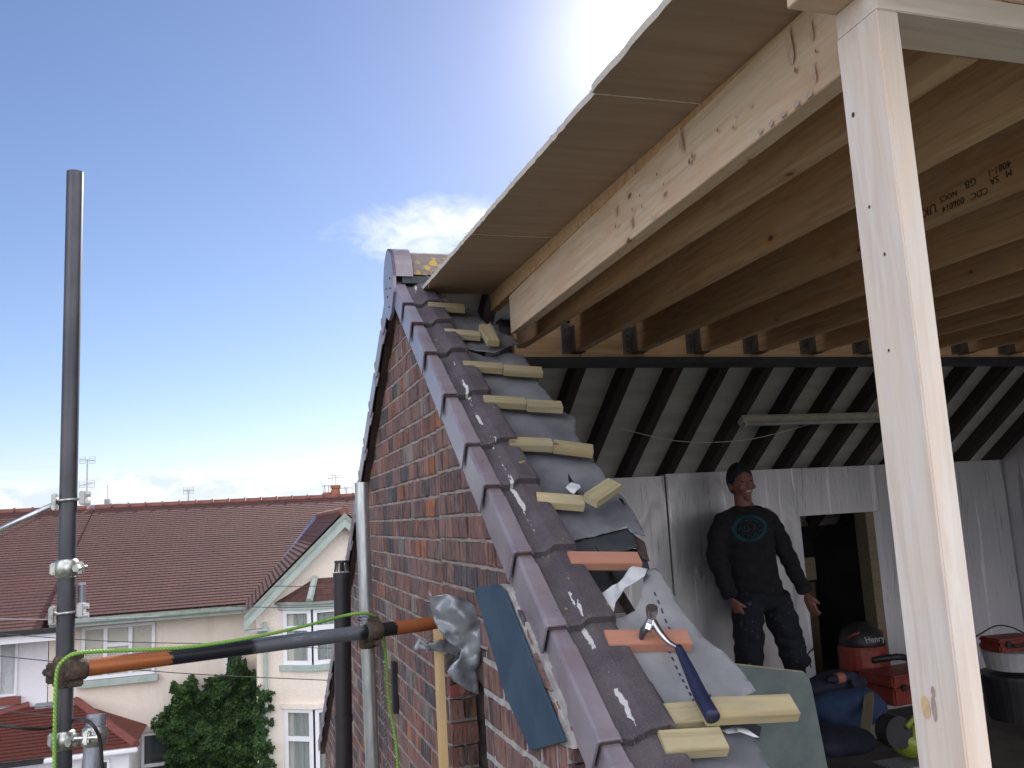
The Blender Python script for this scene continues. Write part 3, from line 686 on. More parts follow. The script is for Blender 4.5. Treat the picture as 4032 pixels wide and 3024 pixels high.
def knotj(u, v, r1, r2, mt=None):
    p = onP(V(u/1.8228, v/1.8228), (1, -.0423, 0), .949)+Vector((-.0030, 0, 0)); n = 12; t1 = Vector((.0423, 1, .024)).normalized()
    ring = [p+t1*math.cos(2*math.pi*k/n)*r1*(1+.2*math.sin(k*2.1))+Vector((0, 0, 1))*math.sin(2*math.pi*k/n)*r2*(1+.2*math.cos(k*1.7)) for k in range(n)]
    mk('knot', ring, [tuple(range(n))], mt or M['knot_j'], J[0])
M['knot_j'] = simple('brown_knot', (.38, .23, .15), (.26, .14, .09), 90, .8); M['stain_j'] = simple('resin_streak', (.66, .50, .38), (.52, .36, .26), 60, .8); M['scuff'] = simple('grey_scuff', (.46, .38, .34), (.58, .48, .40), 60, .9)
zz = lambda a, b: (2300+a/1.8433, b/1.8433)
for a, b, r1, r2, m_ in ((1655, 225, .006, .022, 'stain_j'), (1500, 350, .011, .038, 'stain_j'), (1680, 530, .005, .020, 'stain_j'), (700, 1010, .008, .030, 'stain_j'), (715, 1060, .006, .020, 'stain_j'), (225, 1530, .008, .018, 'stain_j'), (340, 1610, .010, .020, 'stain_j'),
        (1540, 510, .0045, .0055, 'knot_j'), (1690, 372, .003, .004, 'knot_j'), (790, 1130, .006, .007, 'knot_j'), (770, 1172, .006, .008, 'knot_j'), (975, 945, .004, .005, 'knot_j'), (1215, 770, .004, .005, 'scuff'), (1090, 925, .004, .004, 'knot_j'), (1105, 845, .003, .004, 'scuff'),
        (535, 1265, .004, .005, 'knot_j'), (410, 1420, .004, .005, 'knot_j'), (585, 1337, .003, .004, 'knot_j'), (355, 1520, .004, .006, 'knot_j'), (235, 1640, .005, .008, 'knot_j'), (425, 1500, .004, .006, 'knot_j'), (380, 1240, .003, .014, 'knot_j'),
        (1640, 690, .010, .006, 'scuff'), (1548, 758, .009, .006, 'scuff'), (1450, 832, .010, .005, 'scuff'), (1362, 895, .008, .006, 'scuff'), (1282, 955, .008, .005, 'scuff'), (500, 1575, .006, .006, 'scuff')):
    knotj(*zz(a, b), r1, r2, M[m_])
# grade stamp, printed upside down on the fourth joist
def text(name, body, size, origin, xdir, ydir, mt, parent, depth=.0003):
    cu = bpy.data.curves.new(name, 'FONT'); cu.body = body; cu.size = size; cu.extrude = depth; cu.space_character = 1.05
    tmp = bpy.data.objects.new('tmp', cu); col.objects.link(tmp); bpy.context.view_layer.update()
    me = bpy.data.meshes.new_from_object(tmp.evaluated_get(bpy.context.evaluated_depsgraph_get())); bpy.data.objects.remove(tmp)
    xd, yd = Vector(xdir).normalized(), Vector(ydir).normalized(); zd = xd.cross(yd)
    o = bpy.data.objects.new(name, me); col.objects.link(o); me.materials.append(mt); o.parent = parent
    o.location = Vector(origin)-wloc(parent); o.rotation_euler = Matrix((xd, yd, zd)).transposed().to_euler(); return o
def onJ4(u, v): 
    m_ = (1.955-1.820)/(4.14-1.09); return onP(V(u, v), (1, -m_, 0), 1.955-m_*4.14-.001)
M4 = Vector(((1.955-1.820)/(4.14-1.09), 1, .0244)).normalized()
def stamp(body, u, v, size): text('stamp', body, size, onJ4(u, v)+Vector((-.0006, 0, 0)), M4, (0, -.0244, -1) if False else Vector((0, 0, -1)), M['ink'], FR)
# reading direction runs away from the viewer (+Y), letters upside down
for body, (u, v), sz in (('UK', (2022, 438), .040), ('006014', (2082, 425), .026), ('CDC', (2133, 385+18), .026), ('SA', (2157, 378), .026), ('M', (2185, 364), .026), ('NOCS', (2067, 410), .023), ('GB', (2108, 382), .030), ('4081-1', (2183, 345), .026)):
    st_ = onJ4(u, v); stamp(body, u, v, sz)

# ================================================================== felt, battens on the opened slope
def sheet(name, pts, plane, mt, parent=None, thick=.0015, wob=.012, res=.018, seed=0, scale=5.0, fold=None):
    """torn flexible sheet: outline given on a plane, meshed, rumpled and given thickness"""
    P = [plane(*p) for p in pts]; n = Vector((0, 0, 0)); c = sum(P, Vector())/len(P)
    for i in range(len(P)): n += (P[i]-c).cross(P[(i+1) % len(P)]-c)
    n.normalize(); ax = (P[1]-P[0]).normalized(); ay = n.cross(ax).normalized()
    rr = random.Random(seed); uv = []
    for i in range(len(P)):
        a, b = P[i], P[(i+1) % len(P)]; L = (b-a).length; m = max(1, int(L/(res*1.6)))
        for k in range(m):
            q = a+(b-a)*k/m; d_ = Vector(((q-c).dot(ax), (q-c).dot(ay)))
            if k: d_ += Vector((rr.uniform(-1, 1), rr.uniform(-1, 1)))*res*.16
            uv.append(d_)
    # triangulate by constrained Delaunay with interior points
    from mathutils.geometry import delaunay_2d_cdt
    lo = (min(p.x for p in uv), min(p.y for p in uv)); hi = (max(p.x for p in uv), max(p.y for p in uv)); ins = []
    y_ = lo[1]
    while y_ < hi[1]:
        x_ = lo[0]
        while x_ < hi[0]: ins.append(Vector((x_+rr.uniform(-.3, .3)*res, y_+rr.uniform(-.3, .3)*res))); x_ += res
        y_ += res
    nb = len(uv)
    def inside(p):
        r_ = False
        for i in range(nb):
            a, b = uv[i], uv[i-1]
            if (a.y > p.y) != (b.y > p.y) and p.x < (b.x-a.x)*(p.y-a.y)/(b.y-a.y+1e-12)+a.x: r_ = not r_
        return r_
    ins = [p for p in ins if inside(p)]
    vo, _, fo, *_x = delaunay_2d_cdt(uv+ins, [(i, (i+1) % nb) for i in range(nb)], [], 1, 1e-6)
    vs = []
    for p in vo:
        q = c+ax*p.x+ay*p.y; h = mnoise.noise(q*scale+Vector((seed*3.1, 0, 0)))*wob+mnoise.noise(q*scale*3+Vector((seed, 5, 0)))*wob*.35+(1-abs(mnoise.noise(q*scale*1.7+Vector((2, seed, 0))))*2)*wob*.22
        if fold: h += fold(q)
        vs.append(q+n*h)
    m = len(vs); fs = [tuple(f) for f in fo if len(f) >= 3]
    o = mk(name, vs, fs, mt, parent, smooth=True)
    md = o.modifiers.new('thickness', 'SOLIDIFY'); md.thickness = thick; md.offset = 0
    return o
S5 = lambda u, v: onS(u, v, -.050)
S6 = lambda u, v: onS(u, v, -.058)
UF = thing('roofing_underlay', 'torn grey roofing felt hanging over the opened edge of the rear slope', 'roofing felt', slope(1.0, 2.5, -.05))
sheet('felt_piece', [(930, 655), (1030, 668), (1043, 690), (1052, 700), (1046, 738), (1010, 733), (955, 720)], S5, M['felt'], UF, seed=1)
main = [(955, 715), (1000, 745), (1045, 768), (1095, 763), (1128, 768), (1155, 800), (1168, 835), (1195, 862), (1226, 893), (1241, 896), (1244, 930), (1262, 965), (1281, 985), (1286, 1000), (1303, 1018), (1312, 1042), (1333, 1062), (1350, 1080), (1372, 1115), (1393, 1158), (1362, 1150), (1352, 1137), (1300, 1152), (1228, 1170), (1160, 1060), (1090, 930), (1020, 800)]
o = sheet('felt_piece', main, S5, M['felt'], UF, seed=2, wob=.014)
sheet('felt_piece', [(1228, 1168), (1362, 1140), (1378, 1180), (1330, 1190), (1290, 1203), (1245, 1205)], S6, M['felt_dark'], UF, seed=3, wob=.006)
sheet('felt_piece', [(1350, 1142), (1392, 1170), (1404, 1212), (1388, 1205), (1372, 1180)], lambda u, v: onS(u, v, -.07), M['old_rafter'], UF, seed=4, wob=.006)
sheet('felt_piece', [(1236, 1195), (1378, 1185), (1398, 1212), (1404, 1240), (1370, 1262), (1300, 1285), (1270, 1262)], lambda u, v: onS(u, v, -.085), M['felt_dark'], UF, seed=5, wob=.008)  # dark sheet painted in for the shade of a hole in the felt
sheet('felt_piece', [(1330, 1395), (1440, 1395), (1545, 1500), (1560, 1540), (1520, 1550), (1450, 1545), (1390, 1480)], S6, M['felt'], UF, seed=6, wob=.008)
sheet('felt_piece', [(1455, 1590), (1510, 1560), (1572, 1568), (1600, 1566), (1626, 1590), (1645, 1620), (1672, 1670), (1690, 1740), (1560, 1760)], S5, M['felt'], UF, seed=7, wob=.012)
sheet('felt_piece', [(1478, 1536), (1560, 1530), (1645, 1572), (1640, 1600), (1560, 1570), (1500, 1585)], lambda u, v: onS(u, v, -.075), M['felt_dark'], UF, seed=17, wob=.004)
# curled flap in front of the joist foot
def flap(u, v):
    t_ = max(0, min(1, (u-1055)/70)); return onS(u, v, -.045+.02*t_)
sheet('felt_flap', [(1010, 735), (1048, 722), (1058, 690), (1070, 700), (1080, 716), (1102, 722), (1124, 737), (1092, 756), (1066, 771), (1030, 762), (985, 742)], flap, M['felt'], UF, seed=9, wob=.02, scale=9)
# membrane thrown over the slope
MB = lambda u, v: onS(u, v, -.030)
mem = sheet('breather_membrane', [(1392, 1240), (1402, 1230), (1418, 1230), (1436, 1250), (1450, 1275), (1478, 1318), (1520, 1365), (1562, 1408), (1604, 1455), (1633, 1494), (1618, 1502), (1600, 1508), (1540, 1520), (1490, 1540), (1455, 1545), (1425, 1500), (1385, 1450), (1345, 1397), (1302, 1348), (1345, 1330), (1372, 1316), (1386, 1290)], MB, M['membrane'], None, seed=11, wob=.018, scale=6)
tag(mem, 'grey breather membrane with dashed lines lying crumpled down the open slope', 'membrane')
def dashes(p, q, n, parent):
    g_ = []
    for k in range(n):
        a = k/n; b = a+.45/n; u0, v0 = p[0]+(q[0]-p[0])*a, p[1]+(q[1]-p[1])*a; u1, v1 = p[0]+(q[0]-p[0])*b, p[1]+(q[1]-p[1])*b
        A, B = onS(u0, v0, -.008), onS(u1, v1, -.008)
        # sit the dash just on the rumpled surface
        g_.append(obox((A+B)/2, (B-A), (B-A).cross(NS), NS, (B-A).length, .0045, .0012))
    return mk('dashed_line', *merge(g_), M['mark'], parent)
wb = thing('x', 'x', 'x'); bpy.data.objects.remove(wb)
dl1 = dashes((1412, 1262), (1538, 1508), 17, mem); dl2 = dashes((1420, 1340), (1502, 1500), 11, mem)
for o in (dl1, dl2):
    md = o.modifiers.new('on_sheet', 'SHRINKWRAP'); md.target = mem; md.wrap_method = 'PROJECT'; md.use_project_x = md.use_project_y = False; md.use_project_z = True; md.use_negative_direction = True; md.use_positive_direction = True; md.offset = .0015
cr = sheet('membrane_scrap', [(1294, 1283), (1322, 1268), (1338, 1262), (1344, 1278), (1330, 1300), (1322, 1335), (1306, 1318)], lambda u, v: onS(u, v, -.02), M['membrane_white'], None, seed=12, wob=.022, scale=14)
tag(cr, 'crumpled white scrap of membrane beside the tiles below the pink batten', 'membrane scrap')
cr = sheet('membrane_scrap', [(1358, 1232), (1380, 1222), (1399, 1228), (1392, 1246), (1372, 1252), (1350, 1268), (1338, 1290), (1334, 1262)], lambda u, v: onS(u, v, -.008), M['membrane_white'], None, seed=13, wob=.025, scale=16)
tag(cr, 'white torn membrane corner curling under the end of the pink batten', 'membrane scrap')
cr = sheet('membrane_scrap', [(1560, 1567), (1590, 1562), (1612, 1570), (1640, 1594), (1628, 1590), (1600, 1576), (1575, 1576)], lambda u, v: onS(u, v, -.02), M['membrane_white'], None, seed=14, wob=.02, scale=16)
tag(cr, 'thin white curl of membrane under the broad yellow batten', 'membrane scrap')
cr = sheet('membrane_scrap', [(1222, 1052), (1234, 1043), (1252, 1048), (1254, 1056), (1240, 1066), (1232, 1062)], lambda u, v: onS(u, v, -.022), M['membrane_white'], None, seed=15, wob=.008, scale=16, res=.008)
tag(cr, 'small white flap of a label showing through the tear in the felt', 'label scrap')
tear = sheet('tear', [(1227, 1022), (1234, 1034), (1241, 1046), (1246, 1060), (1252, 1072), (1240, 1066), (1230, 1052)], lambda u, v: onS(u, v, -.024), M['black'], UF, seed=16, wob=.002, res=.008)
tear = sheet('tear', [(1336, 1075), (1345, 1079), (1352, 1092), (1344, 1088)], lambda u, v: onS(u, v, -.030), M['black'], UF, seed=18, wob=.002, res=.008)

def bat(u0, v0, u1, v1, mt, w_=.052, h_=.026, off=-.026, parent=H, nm='tile_batten'):
    p0, p1 = onS(u0, v0, off+h_), onS(u1, v1, off+h_)
    return beam(nm, mt, p0, p1, w_, h_, up=NS, parent=parent, bevel=.0015, shift=(0, -h_/2))
BT, BP = M['batten'], M['batten_pink']
bat(925, 656, 1004, 661, BT)
bat(960, 714, 1038, 720, BT)
bat(1000, 784, 1086, 790, BT); bat(1088, 793, 1172, 798, BT, off=-.024)
bat(1045, 860, 1136, 865, BT); bat(1138, 869, 1215, 873, BT, off=-.024)
bat(1100, 951, 1194, 955, BT); bat(1197, 957, 1282, 968, BT, off=-.024)
bat(1160, 1072, 1262, 1080, BT)
bat(1230, 1203, 1383, 1204, BP); bat(1310, 1376, 1490, 1374, BP)
bat(1410, 1543, 1548, 1532, BT, w_=.058); bat(1520, 1528, 1718, 1519, BT, w_=.058, off=.001)
bat(1430, 1600, 1566, 1592, BT, w_=.058)
def loose(u0, v0, u1, v1, off, label, w_=.052, h_=.028):
    p0, p1 = onS(u0, v0, off), onS(u1, v1, off)
    o = beam('batten_offcut', BT, p0, p1, w_, h_, up=NS, bevel=.0015); tag(o, label, 'timber offcut', 'loose batten offcuts')
loose(1275, 1082, 1327, 1047, .012, 'loose batten offcut lying slantwise over the felt beside the fifth batten')
loose(1047, 706, 1066, 742, .004, 'short batten offcut wedged upright against the foot of the pale joist')

# ================================================================== loose things on and by the slope
HM = thing('claw_hammer', 'steel claw hammer with dark blue grip lying across the pink batten', 'hammer', onS(1470, 1450, .03))
def hs(u, v, off): return onS(u, v, off)
gp = [hs(1465, 1398, .022), hs(1490, 1450, .026), hs(1515, 1505, .030), hs(1540, 1550, .036)]
mk('grip', *tubeg(smoothpts(gp, 5), .015, 16, rads=[.0095+.0075*math.sin(min(1, k/13)*1.5) for k in range(16)]), M['grip'], HM, smooth=True)
sh = [hs(1410, 1342, .040), hs(1425, 1365, .034), hs(1445, 1388, .026), hs(1466, 1400, .022)]
mk('shaft', *tubeg(smoothpts(sh, 5), .008, 12, rads=[.010-.0003*k for k in range(16)]), M['steel_bright'], HM, smooth=True)
hd = [hs(1408, 1313, .075), hs(1408, 1322, .062), hs(1406, 1338, .045), hs(1402, 1350, .036), hs(1398, 1362, .028)]
mk('head', *tubeg(hd, .015, 18, rads=[.0145, .0145, .010, .0125, .011]), M['steel_bright'], HM, smooth=False)
cl = [hs(1400, 1352, .034), hs(1391, 1362, .022), hs(1386, 1374, .008), hs(1384, 1386, -.008)]
mk('claw', *tubeg(cl, .01, 10, rads=[.011, .010, .007, .003]), M['pole_black'], HM, smooth=True)

slab_p = [onW(1023, 1270, .644), onW(1072, 1262, .644), onW(1086, 1278, .644), onW(1214, 1600, .644), onW(1218, 1603, .644), onW(1145, 1622, .644), onW(1090, 1500, .644)]
sl_ = mk('cement_board', *prism(slab_p, (.010, 0, 0)), M['slab'], bevel=.0015)
tag(sl_, 'blue-grey cement board offcut fixed flat to the brickwork under the lowest verge caps', 'board')
mort = [onW(1075, 1262, .660), onW(1092, 1264, .660), onW(1232, 1592, .660), onW(1238, 1618, .660), onW(1222, 1612, .660), onW(1208, 1580, .660)]
mv, mf = prism(mort, (.02, 0, 0)); mk('bedding_mortar', mv, mf, M['mortar_pale'], H)

# stud with nails, against the wall stub
ST = thing('timber_stud', 'upright pine stud with bent nails near its top, against the wall end', 'timber stud', (.62, 3.10, -.9))
p0 = onY(946, 1360, 3.10); pb = p0+Vector((.004, 0, -1.6))
beam('stud', M['stud'], p0, pb, .050, .026, up=(1, 0, 0), parent=ST, bevel=.0015)
for (u, v) in ((936, 1371), (937, 1381), (937, 1388), (938, 1394)):
    q = onY(u, v, 3.085); e = q+Vector((-.034+rnd.uniform(-.005, .005), -.05, -.008+rnd.uniform(-.005, .004)))
    mk('nail', *merge([tubeg([q, e], .0020, 6), tubeg([e, e+(e-q).normalized()*.0015], .0042, 8)]), M['galv_dull'], ST)
# polythene scrap caught between wall and stud
def crump(name, pts, y, mt, lab, seed, wob=.05, sc=8, parent=None):
    o = sheet(name, pts, lambda u, v: onY(u, v, y), mt, parent, seed=seed, wob=wob, scale=sc, res=.014, thick=.001)
    if lab: tag(o, lab, 'plastic sheet')
    return o
PF = thing('polythene_sheet', 'shiny grey polythene sheet crumpled out of the gap in the brickwork', 'plastic sheet', onY(970, 1400, 2.95))
crump('film', [(930, 1275), (938, 1290), (965, 1284), (1000, 1292), (1025, 1308), (1040, 1330), (1040, 1420), (1032, 1450), (1038, 1503), (1010, 1492), (985, 1476), (968, 1452), (975, 1440), (990, 1422), (998, 1405), (970, 1388), (950, 1360), (935, 1310)], 2.92, M['plastic_film'], None, 21, .075, 9, PF)
crump('film', [(952, 1380), (1000, 1402), (1004, 1428), (975, 1412), (930, 1405), (893, 1405), (905, 1378), (925, 1392)], 3.055, M['plastic_film'], None, 22, .03, 12, PF)
crump('film', [(975, 1440), (990, 1408), (998, 1412), (990, 1478), (972, 1482)], 2.98, M['felt_dark'], None, 23, .03, 16, PF)

# loose chipboard sheet leaning inside
def onC(u, v): return onP(V(u, v), (0, 1, .12), 2.42)
cb = [onC(1590, 1436), onC(1738, 1453), onC(1746, 1460), onC(1753, 1482), onC(1800, 1720), onC(1660, 1740), onC(1560, 1600), onC(1560, 1500)]
v_, f_ = prism(cb, (0.004, .019, 0.002)); cbo = mk('chipboard_sheet', v_, f_, M['chip'])
cbo.data.materials.append(M['chip_edge'])
for p in cbo.data.polygons:
    if len(p.vertices) == 4: p.material_index = 1
tag(cbo, 'grey-green moisture board sheet with broken corner leaning below the open slope', 'board')

# ================================================================== scaffold
rt_ = .0242
PX, PYY = -.512, 2.83
def onpole(v): return Vector((PX, PYY, onY(155, v, PYY).z))
zt = onY(156, 372, PYY).z
SP = tag(mk('scaffold_tube', *pipeg((PX, PYY, -6.9), (PX, PYY, zt), rt_), M['pole_black'], smooth=False), 'tall dark scaffold tube standing alone at the left against the sky', 'scaffold tube', 'scaffold tubes')
for p in SP.data.polygons: p.use_smooth = len(p.vertices) == 4
LA, LB = onY(138, 1449, 2.80), onY(985, 1340, 3.24)
q_ = (LB-LA).normalized(); yv = Vector((0, 0, 1)).cross(q_).normalized(); Lq = (LB-LA).length
v_, f_ = pipeg((-Lq/2, 0, 0), (Lq/2, 0, 0), rt_)
lo_ = mk('scaffold_tube', v_, f_, M['ledger'], rot=((LA+LB)/2, Matrix((q_, yv, q_.cross(yv))).transposed()))
tag(lo_, 'orange and black painted horizontal scaffold tube ending at the brick wall', 'scaffold tube', 'scaffold tubes')
UP0, UP1 = onY(780, 1042, 3.165), onY(805, 1659, 3.18)
UP1 = UP0+(UP1-UP0)*3.0
tag(mk('scaffold_tube', *pipeg(UP1, UP0, rt_), M['galv'], smooth=False), 'pale galvanised upright scaffold tube beside the gable wall', 'scaffold tube', 'scaffold tubes')
TS0, TS1 = onY(209, 1542, 2.62), onY(198, 1659, 2.60)
tag(mk('scaffold_tube', *pipeg(TS0+(TS1-TS0)*8, TS0, rt_), M['galv_dull'], smooth=False), 'short blue-grey scaffold tube at the bottom left with a coupler near its top', 'scaffold tube', 'scaffold tubes')
for o in col.objects:
    if o.name.startswith('scaffold_tube'):
        for p in o.data.polygons: p.use_smooth = True
        md = o.modifiers.new('edge', 'EDGE_SPLIT'); md.split_angle = R(50)
def coupler(name, c, axis, label, mt, s=1.0, wing=(1, 0, 0), grp='couplers'):
    """band clamp round a tube with flap, bolt and nut"""
    c = Vector(c); axis = Vector(axis).normalized(); wd = Vector(wing); wd = (wd-axis*wd.dot(axis)).normalized(); sd_ = axis.cross(wd)
    t_ = thing(name, label, 'coupler', c, grp)
    ring = []; n = 22; h = .026*s
    for k in range(n):
        th = 2*math.pi*k/n; ring.append(wd*math.cos(th)+sd_*math.sin(th))
    vs, fs = [], []
    for (rr, zz) in ((rt_+.0005, -h), (rt_+.0065, -h*.8), (rt_+.0085, 0), (rt_+.0065, h*.8), (rt_+.0005, h)):
        for d_ in ring: vs.append(c+d_*rr+axis*zz)
    for i in range(4):
        for k in range(n): k2 = (k+1) % n; fs.append((i*n+k, i*n+k2, (i+1)*n+k2, (i+1)*n+k))
    mk('band', vs, fs, mt, t_, smooth=True)
    for sg in (1, -1):
        mk('lug', *obox(c+wd*sg*(rt_+.013)+sd_*.002, wd, sd_, axis, .022, .016, .034*s), mt, t_, bevel=.004)
    b0 = c+wd*(rt_+.017)-sd_*.030; b1 = b0+sd_*.062
    bo = mk('bolt', *merge([tubeg([b0, b1], .0055, 10), tubeg([b0-sd_*.006, b0+sd_*.004], .011, 6)]), mt, t_)
    return t_
coupler('swivel_coupler', (PX, PYY, onY(152, 1227, PYY).z), (0, 0, 1), 'bright zinc band coupler on the tall dark tube at half height', M['galv_clamp'], 1.0, (1, -.25, 0))
coupler('right_angle_coupler', (PX, PYY, onY(150, 1449, PYY).z), (0, 0, 1), 'rusty encrusted coupler joining the tall dark tube and the orange ledger', M['rust'], 1.7, (-1, -.4, 0))
coupler('right_angle_coupler', LA+q_*.03, q_, 'rusty coupler half round the left end of the orange ledger', M['rust'], 1.2, (0, 0, 1))
ucl = UP0+(UP1-UP0)*(((1385-1042)/617)/3.0)
coupler('right_angle_coupler', ucl, (0, 0, 1), 'rusty coupler on the galvanised upright just behind the ledger', M['rust'], 1.3, (.3, -1, 0))
coupler('right_angle_coupler', LA+q_*((ucl-LA).dot(q_)), q_, 'rusty coupler gripping the ledger in front of the galvanised upright', M['rust'], 1.2, (0, 0, -1))
coupler('swivel_coupler', (PX, PYY, onY(150, 1597, PYY).z), (0, 0, 1), 'zinc coupler low on the tall dark tube by the bottom edge', M['galv_clamp'], 1.0, (1, -.5, 0))
coupler('swivel_coupler', TS0+(TS1-TS0)*.42, (TS1-TS0), 'greenish zinc coupler round the short blue-grey tube', M['galv_clamp'], 1.0, (-.3, -1, 0))
def ubolt(z_v, label):
    z = onY(152, z_v, PYY).z; t_ = thing('u_bolt_bracket', label, 'bracket', (PX, PYY, z), 'u-bolt brackets')
    pts = [Vector((PX+.03*math.cos(R(a)), PYY+.0295*math.sin(R(a))-.0, z+.001*math.cos(R(a)))) for a in range(-200, 21, 14)]
    mk('bolt', *tubeg(pts, .0042, 8), M['galv_clamp'], t_, smooth=True)
    mk('plate', *obox((PX+.040, PYY+.004, z+.004), (1, 0, 0), (0, 1, 0), (0, 0, 1), .018, .05, .040), M['white_plastic'], t_, bevel=.003)
    mk('plate', *obox((PX-.036, PYY+.004, z-.004), (1, 0, 0), (0, 1, 0), (0, 0, 1), .012, .05, .048), M['galv_clamp'], t_, bevel=.003)
    for dz in (-.012, .014): mk('nut', *tubeg([(PX+.045, PYY-.01, z+dz), (PX+.062, PYY-.01, z+dz)], .009, 6), M['white_plastic'], t_)
ubolt(1080, 'upper u-bolt bracket on the dark tube holding the thin grey pole')
ubolt(1322, 'lower u-bolt bracket on the dark tube')
ap0, ap1 = onY(-30, 1158, 2.86), onY(138, 1080, 2.86)
tag(mk('thin_pole', *tubeg([ap0, ap1], .0085, 14), M['galv'], smooth=True), 'thin pale grey pole slanting in from the left edge to the dark tube', 'pole')
TB = thing('junction_tube', 'small grey capped cylinder hung on the right side of the dark tube', 'bracket', onY(176, 1283, 2.85))
mk('cylinder', *tubeg([onY(176, 1263, 2.85), onY(176, 1302, 2.85)], .010, 14), M['galv_dull'], TB); mk('cap', *tubeg([onY(176, 1259, 2.85), onY(176, 1264, 2.85)], .0115, 14), M['white_plastic'], TB)
# rope and chain and cable
r1 = [onY(118, 1690, 2.79), onY(118, 1600, 2.79), onY(120, 1500, 2.78), onY(124, 1448, 2.77), onY(140, 1424, 2.76), onY(168, 1411, 2.76), onY(240, 1406, 2.80), onY(330, 1403, 2.84), onY(430, 1395, 2.89), onY(560, 1374, 2.96), onY(680, 1347, 3.05), onY(740, 1331, 3.12), onY(776, 1325, 3.13), onY(800, 1328, 3.15), onY(822, 1345, 3.20), onY(830, 1385, 3.22), onY(835, 1450, 3.22), onY(842, 1530, 3.22), onY(855, 1600, 3.22), onY(860, 1680, 3.22)]
tag(mk('rope', *tubeg(smoothpts(r1, 6), .0055, 8), M['rope'], smooth=True), 'bright green rope looped over the ledger and hanging down at both ends', 'rope')
cg = []; c0_ = onY(820, 1352, 3.20); c1_ = onY(838, 1680, 3.20); n = 60
for k in range(n):
    a = c0_+(c1_-c0_)*k/n; b = c0_+(c1_-c0_)*(k+1.25)/n; ax_ = Vector((1, 0, 0)) if k % 2 else Vector((.3, 1, 0)).normalized(); md_ = (a+b)/2
    pts = [md_+(b-a)*.5*math.sin(t__)+ax_*.0055*math.cos(t__) for t__ in [2*math.pi*i/10 for i in range(11)]]
    cg.append(tubeg(pts, 0.0021, 5, cap=False))
tag(mk('chain', *merge(cg), M['galv_dull']), 'thin steel chain hanging beside the green rope', 'chain')
kn = []
for k in range(3):
    pts = [UP0+(UP1-UP0)*(((1338+k*5-1042)/617)/3.0)+Vector((math.cos(a)*.031, math.sin(a)*.031, .004*math.sin(a*2+k))) for a in [2*math.pi*i/18 for i in range(19)]]
    kn.append(tubeg(pts, .003, 6))
tag(mk('wire_tie', *merge(kn), M['galv_dull']), 'grey wire twisted round the galvanised upright above the ledger', 'wire tie')
cb_ = [onY(-20, 1564, 2.75), onY(40, 1572, 2.72), onY(100, 1574, 2.78), onY(150, 1556, 2.9), onY(180, 1556, 2.60), onY(200, 1566, 2.54), onY(216, 1600, 2.55), onY(222, 1680, 2.56)]
tag(mk('cable', *tubeg(smoothpts(cb_, 8), .0045, 8), M['black'], smooth=True), 'black cable looping behind the dark tube and down over the short tube', 'cable')
# flue
FU = thing('flue_pipe', 'black flue pipe with slotted top standing against the gable wall', 'flue pipe', (.50, 5.15, -1))
ft, fb = onY(739, 1237, 5.12), onY(743, 1659, 5.12); fb = ft+(fb-ft)*3; fr_ = .0475
mk('pipe', *tubeg([fb, ft], fr_, 28), M['flue'], FU, smooth=False)
for k_ in (.0, .245, ):
    q = ft+(fb-ft)*k_; mk('collar', *tubeg([q+Vector((0, 0, -.035)), q+Vector((0, 0, .0))], fr_+.004, 28), M['flue'], FU)
tp = ft+Vector((0, 0, .006)); cage = []
for k in range(14):
    a = 2*math.pi*k/14; cage.append(tubeg([tp+Vector((math.cos(a)*.043, math.sin(a)*.043, 0)), tp+Vector((math.cos(a)*.036, math.sin(a)*.036, .052))], .003, 6))
mk('slotted_terminal', *merge(cage+[tubeg([tp+Vector((0, 0, .05)), tp+Vector((0, 0, .062))], .042, 22), tubeg([tp, tp+Vector((0, 0, .05))], .014, 12)]), M['flue'], FU)
mk('wall_bracket', *boxg((wx(4.62)-.03, 4.55, -.97), (wx(4.62)-.006, 4.61, -.72)), M['black'], FU)

# ================================================================== the man in the loft
def skin_mesh(pts, edges, rads, sub=2, name='b'):
    me = bpy.data.meshes.new(name); me.from_pydata([tuple(p) for p in pts], edges, []); o = bpy.data.objects.new(name, me); col.objects.link(o)
    s = o.modifiers.new('s', 'SKIN'); s.use_smooth_shade = True; s.branch_smoothing = .4
    for i, r_ in enumerate(rads):
        rr = r_ if isinstance(r_, tuple) else (r_, r_); me.skin_vertices[0].data[i].radius = rr
    me.skin_vertices[0].data[0].use_root = True
    if sub: ss = o.modifiers.new('ss', 'SUBSURF'); ss.levels = sub; ss.render_levels = sub
    bpy.context.view_layer.update()
    ev = o.evaluated_get(bpy.context.evaluated_depsgraph_get()); m2 = bpy.data.meshes.new_from_object(ev)
    g_ = ([Vector(v.co) for v in m2.vertices], [tuple(p.vertices) for p in m2.polygons])
    bpy.data.objects.remove(o); return g_
def ellip(c, rx, ry, rz, seg=20, ring=14, rot=None, f=None):
    vs, fs = [Vector((0, 0, rz))], []
    for i in range(1, ring):
        a = math.pi*i/ring
        for k in range(seg): b = 2*math.pi*k/seg; vs.append(Vector((rx*math.sin(a)*math.cos(b), ry*math.sin(a)*math.sin(b), rz*math.cos(a))))
    vs.append(Vector((0, 0, -rz)))
    for k in range(seg): fs.append((0, 1+k, 1+(k+1) % seg)); e = 1+(ring-2)*seg; fs.append((e+k, len(vs)-1, e+(k+1) % seg))
    for i in range(ring-2):
        for k in range(seg): a = 1+i*seg; fs.append((a+k, a+seg+k, a+seg+(k+1) % seg, a+(k+1) % seg))
    if f: vs = [f(v) for v in vs]
    if rot: vs = [rot @ v for v in vs]
    return [v+Vector(c) for v in vs], fs
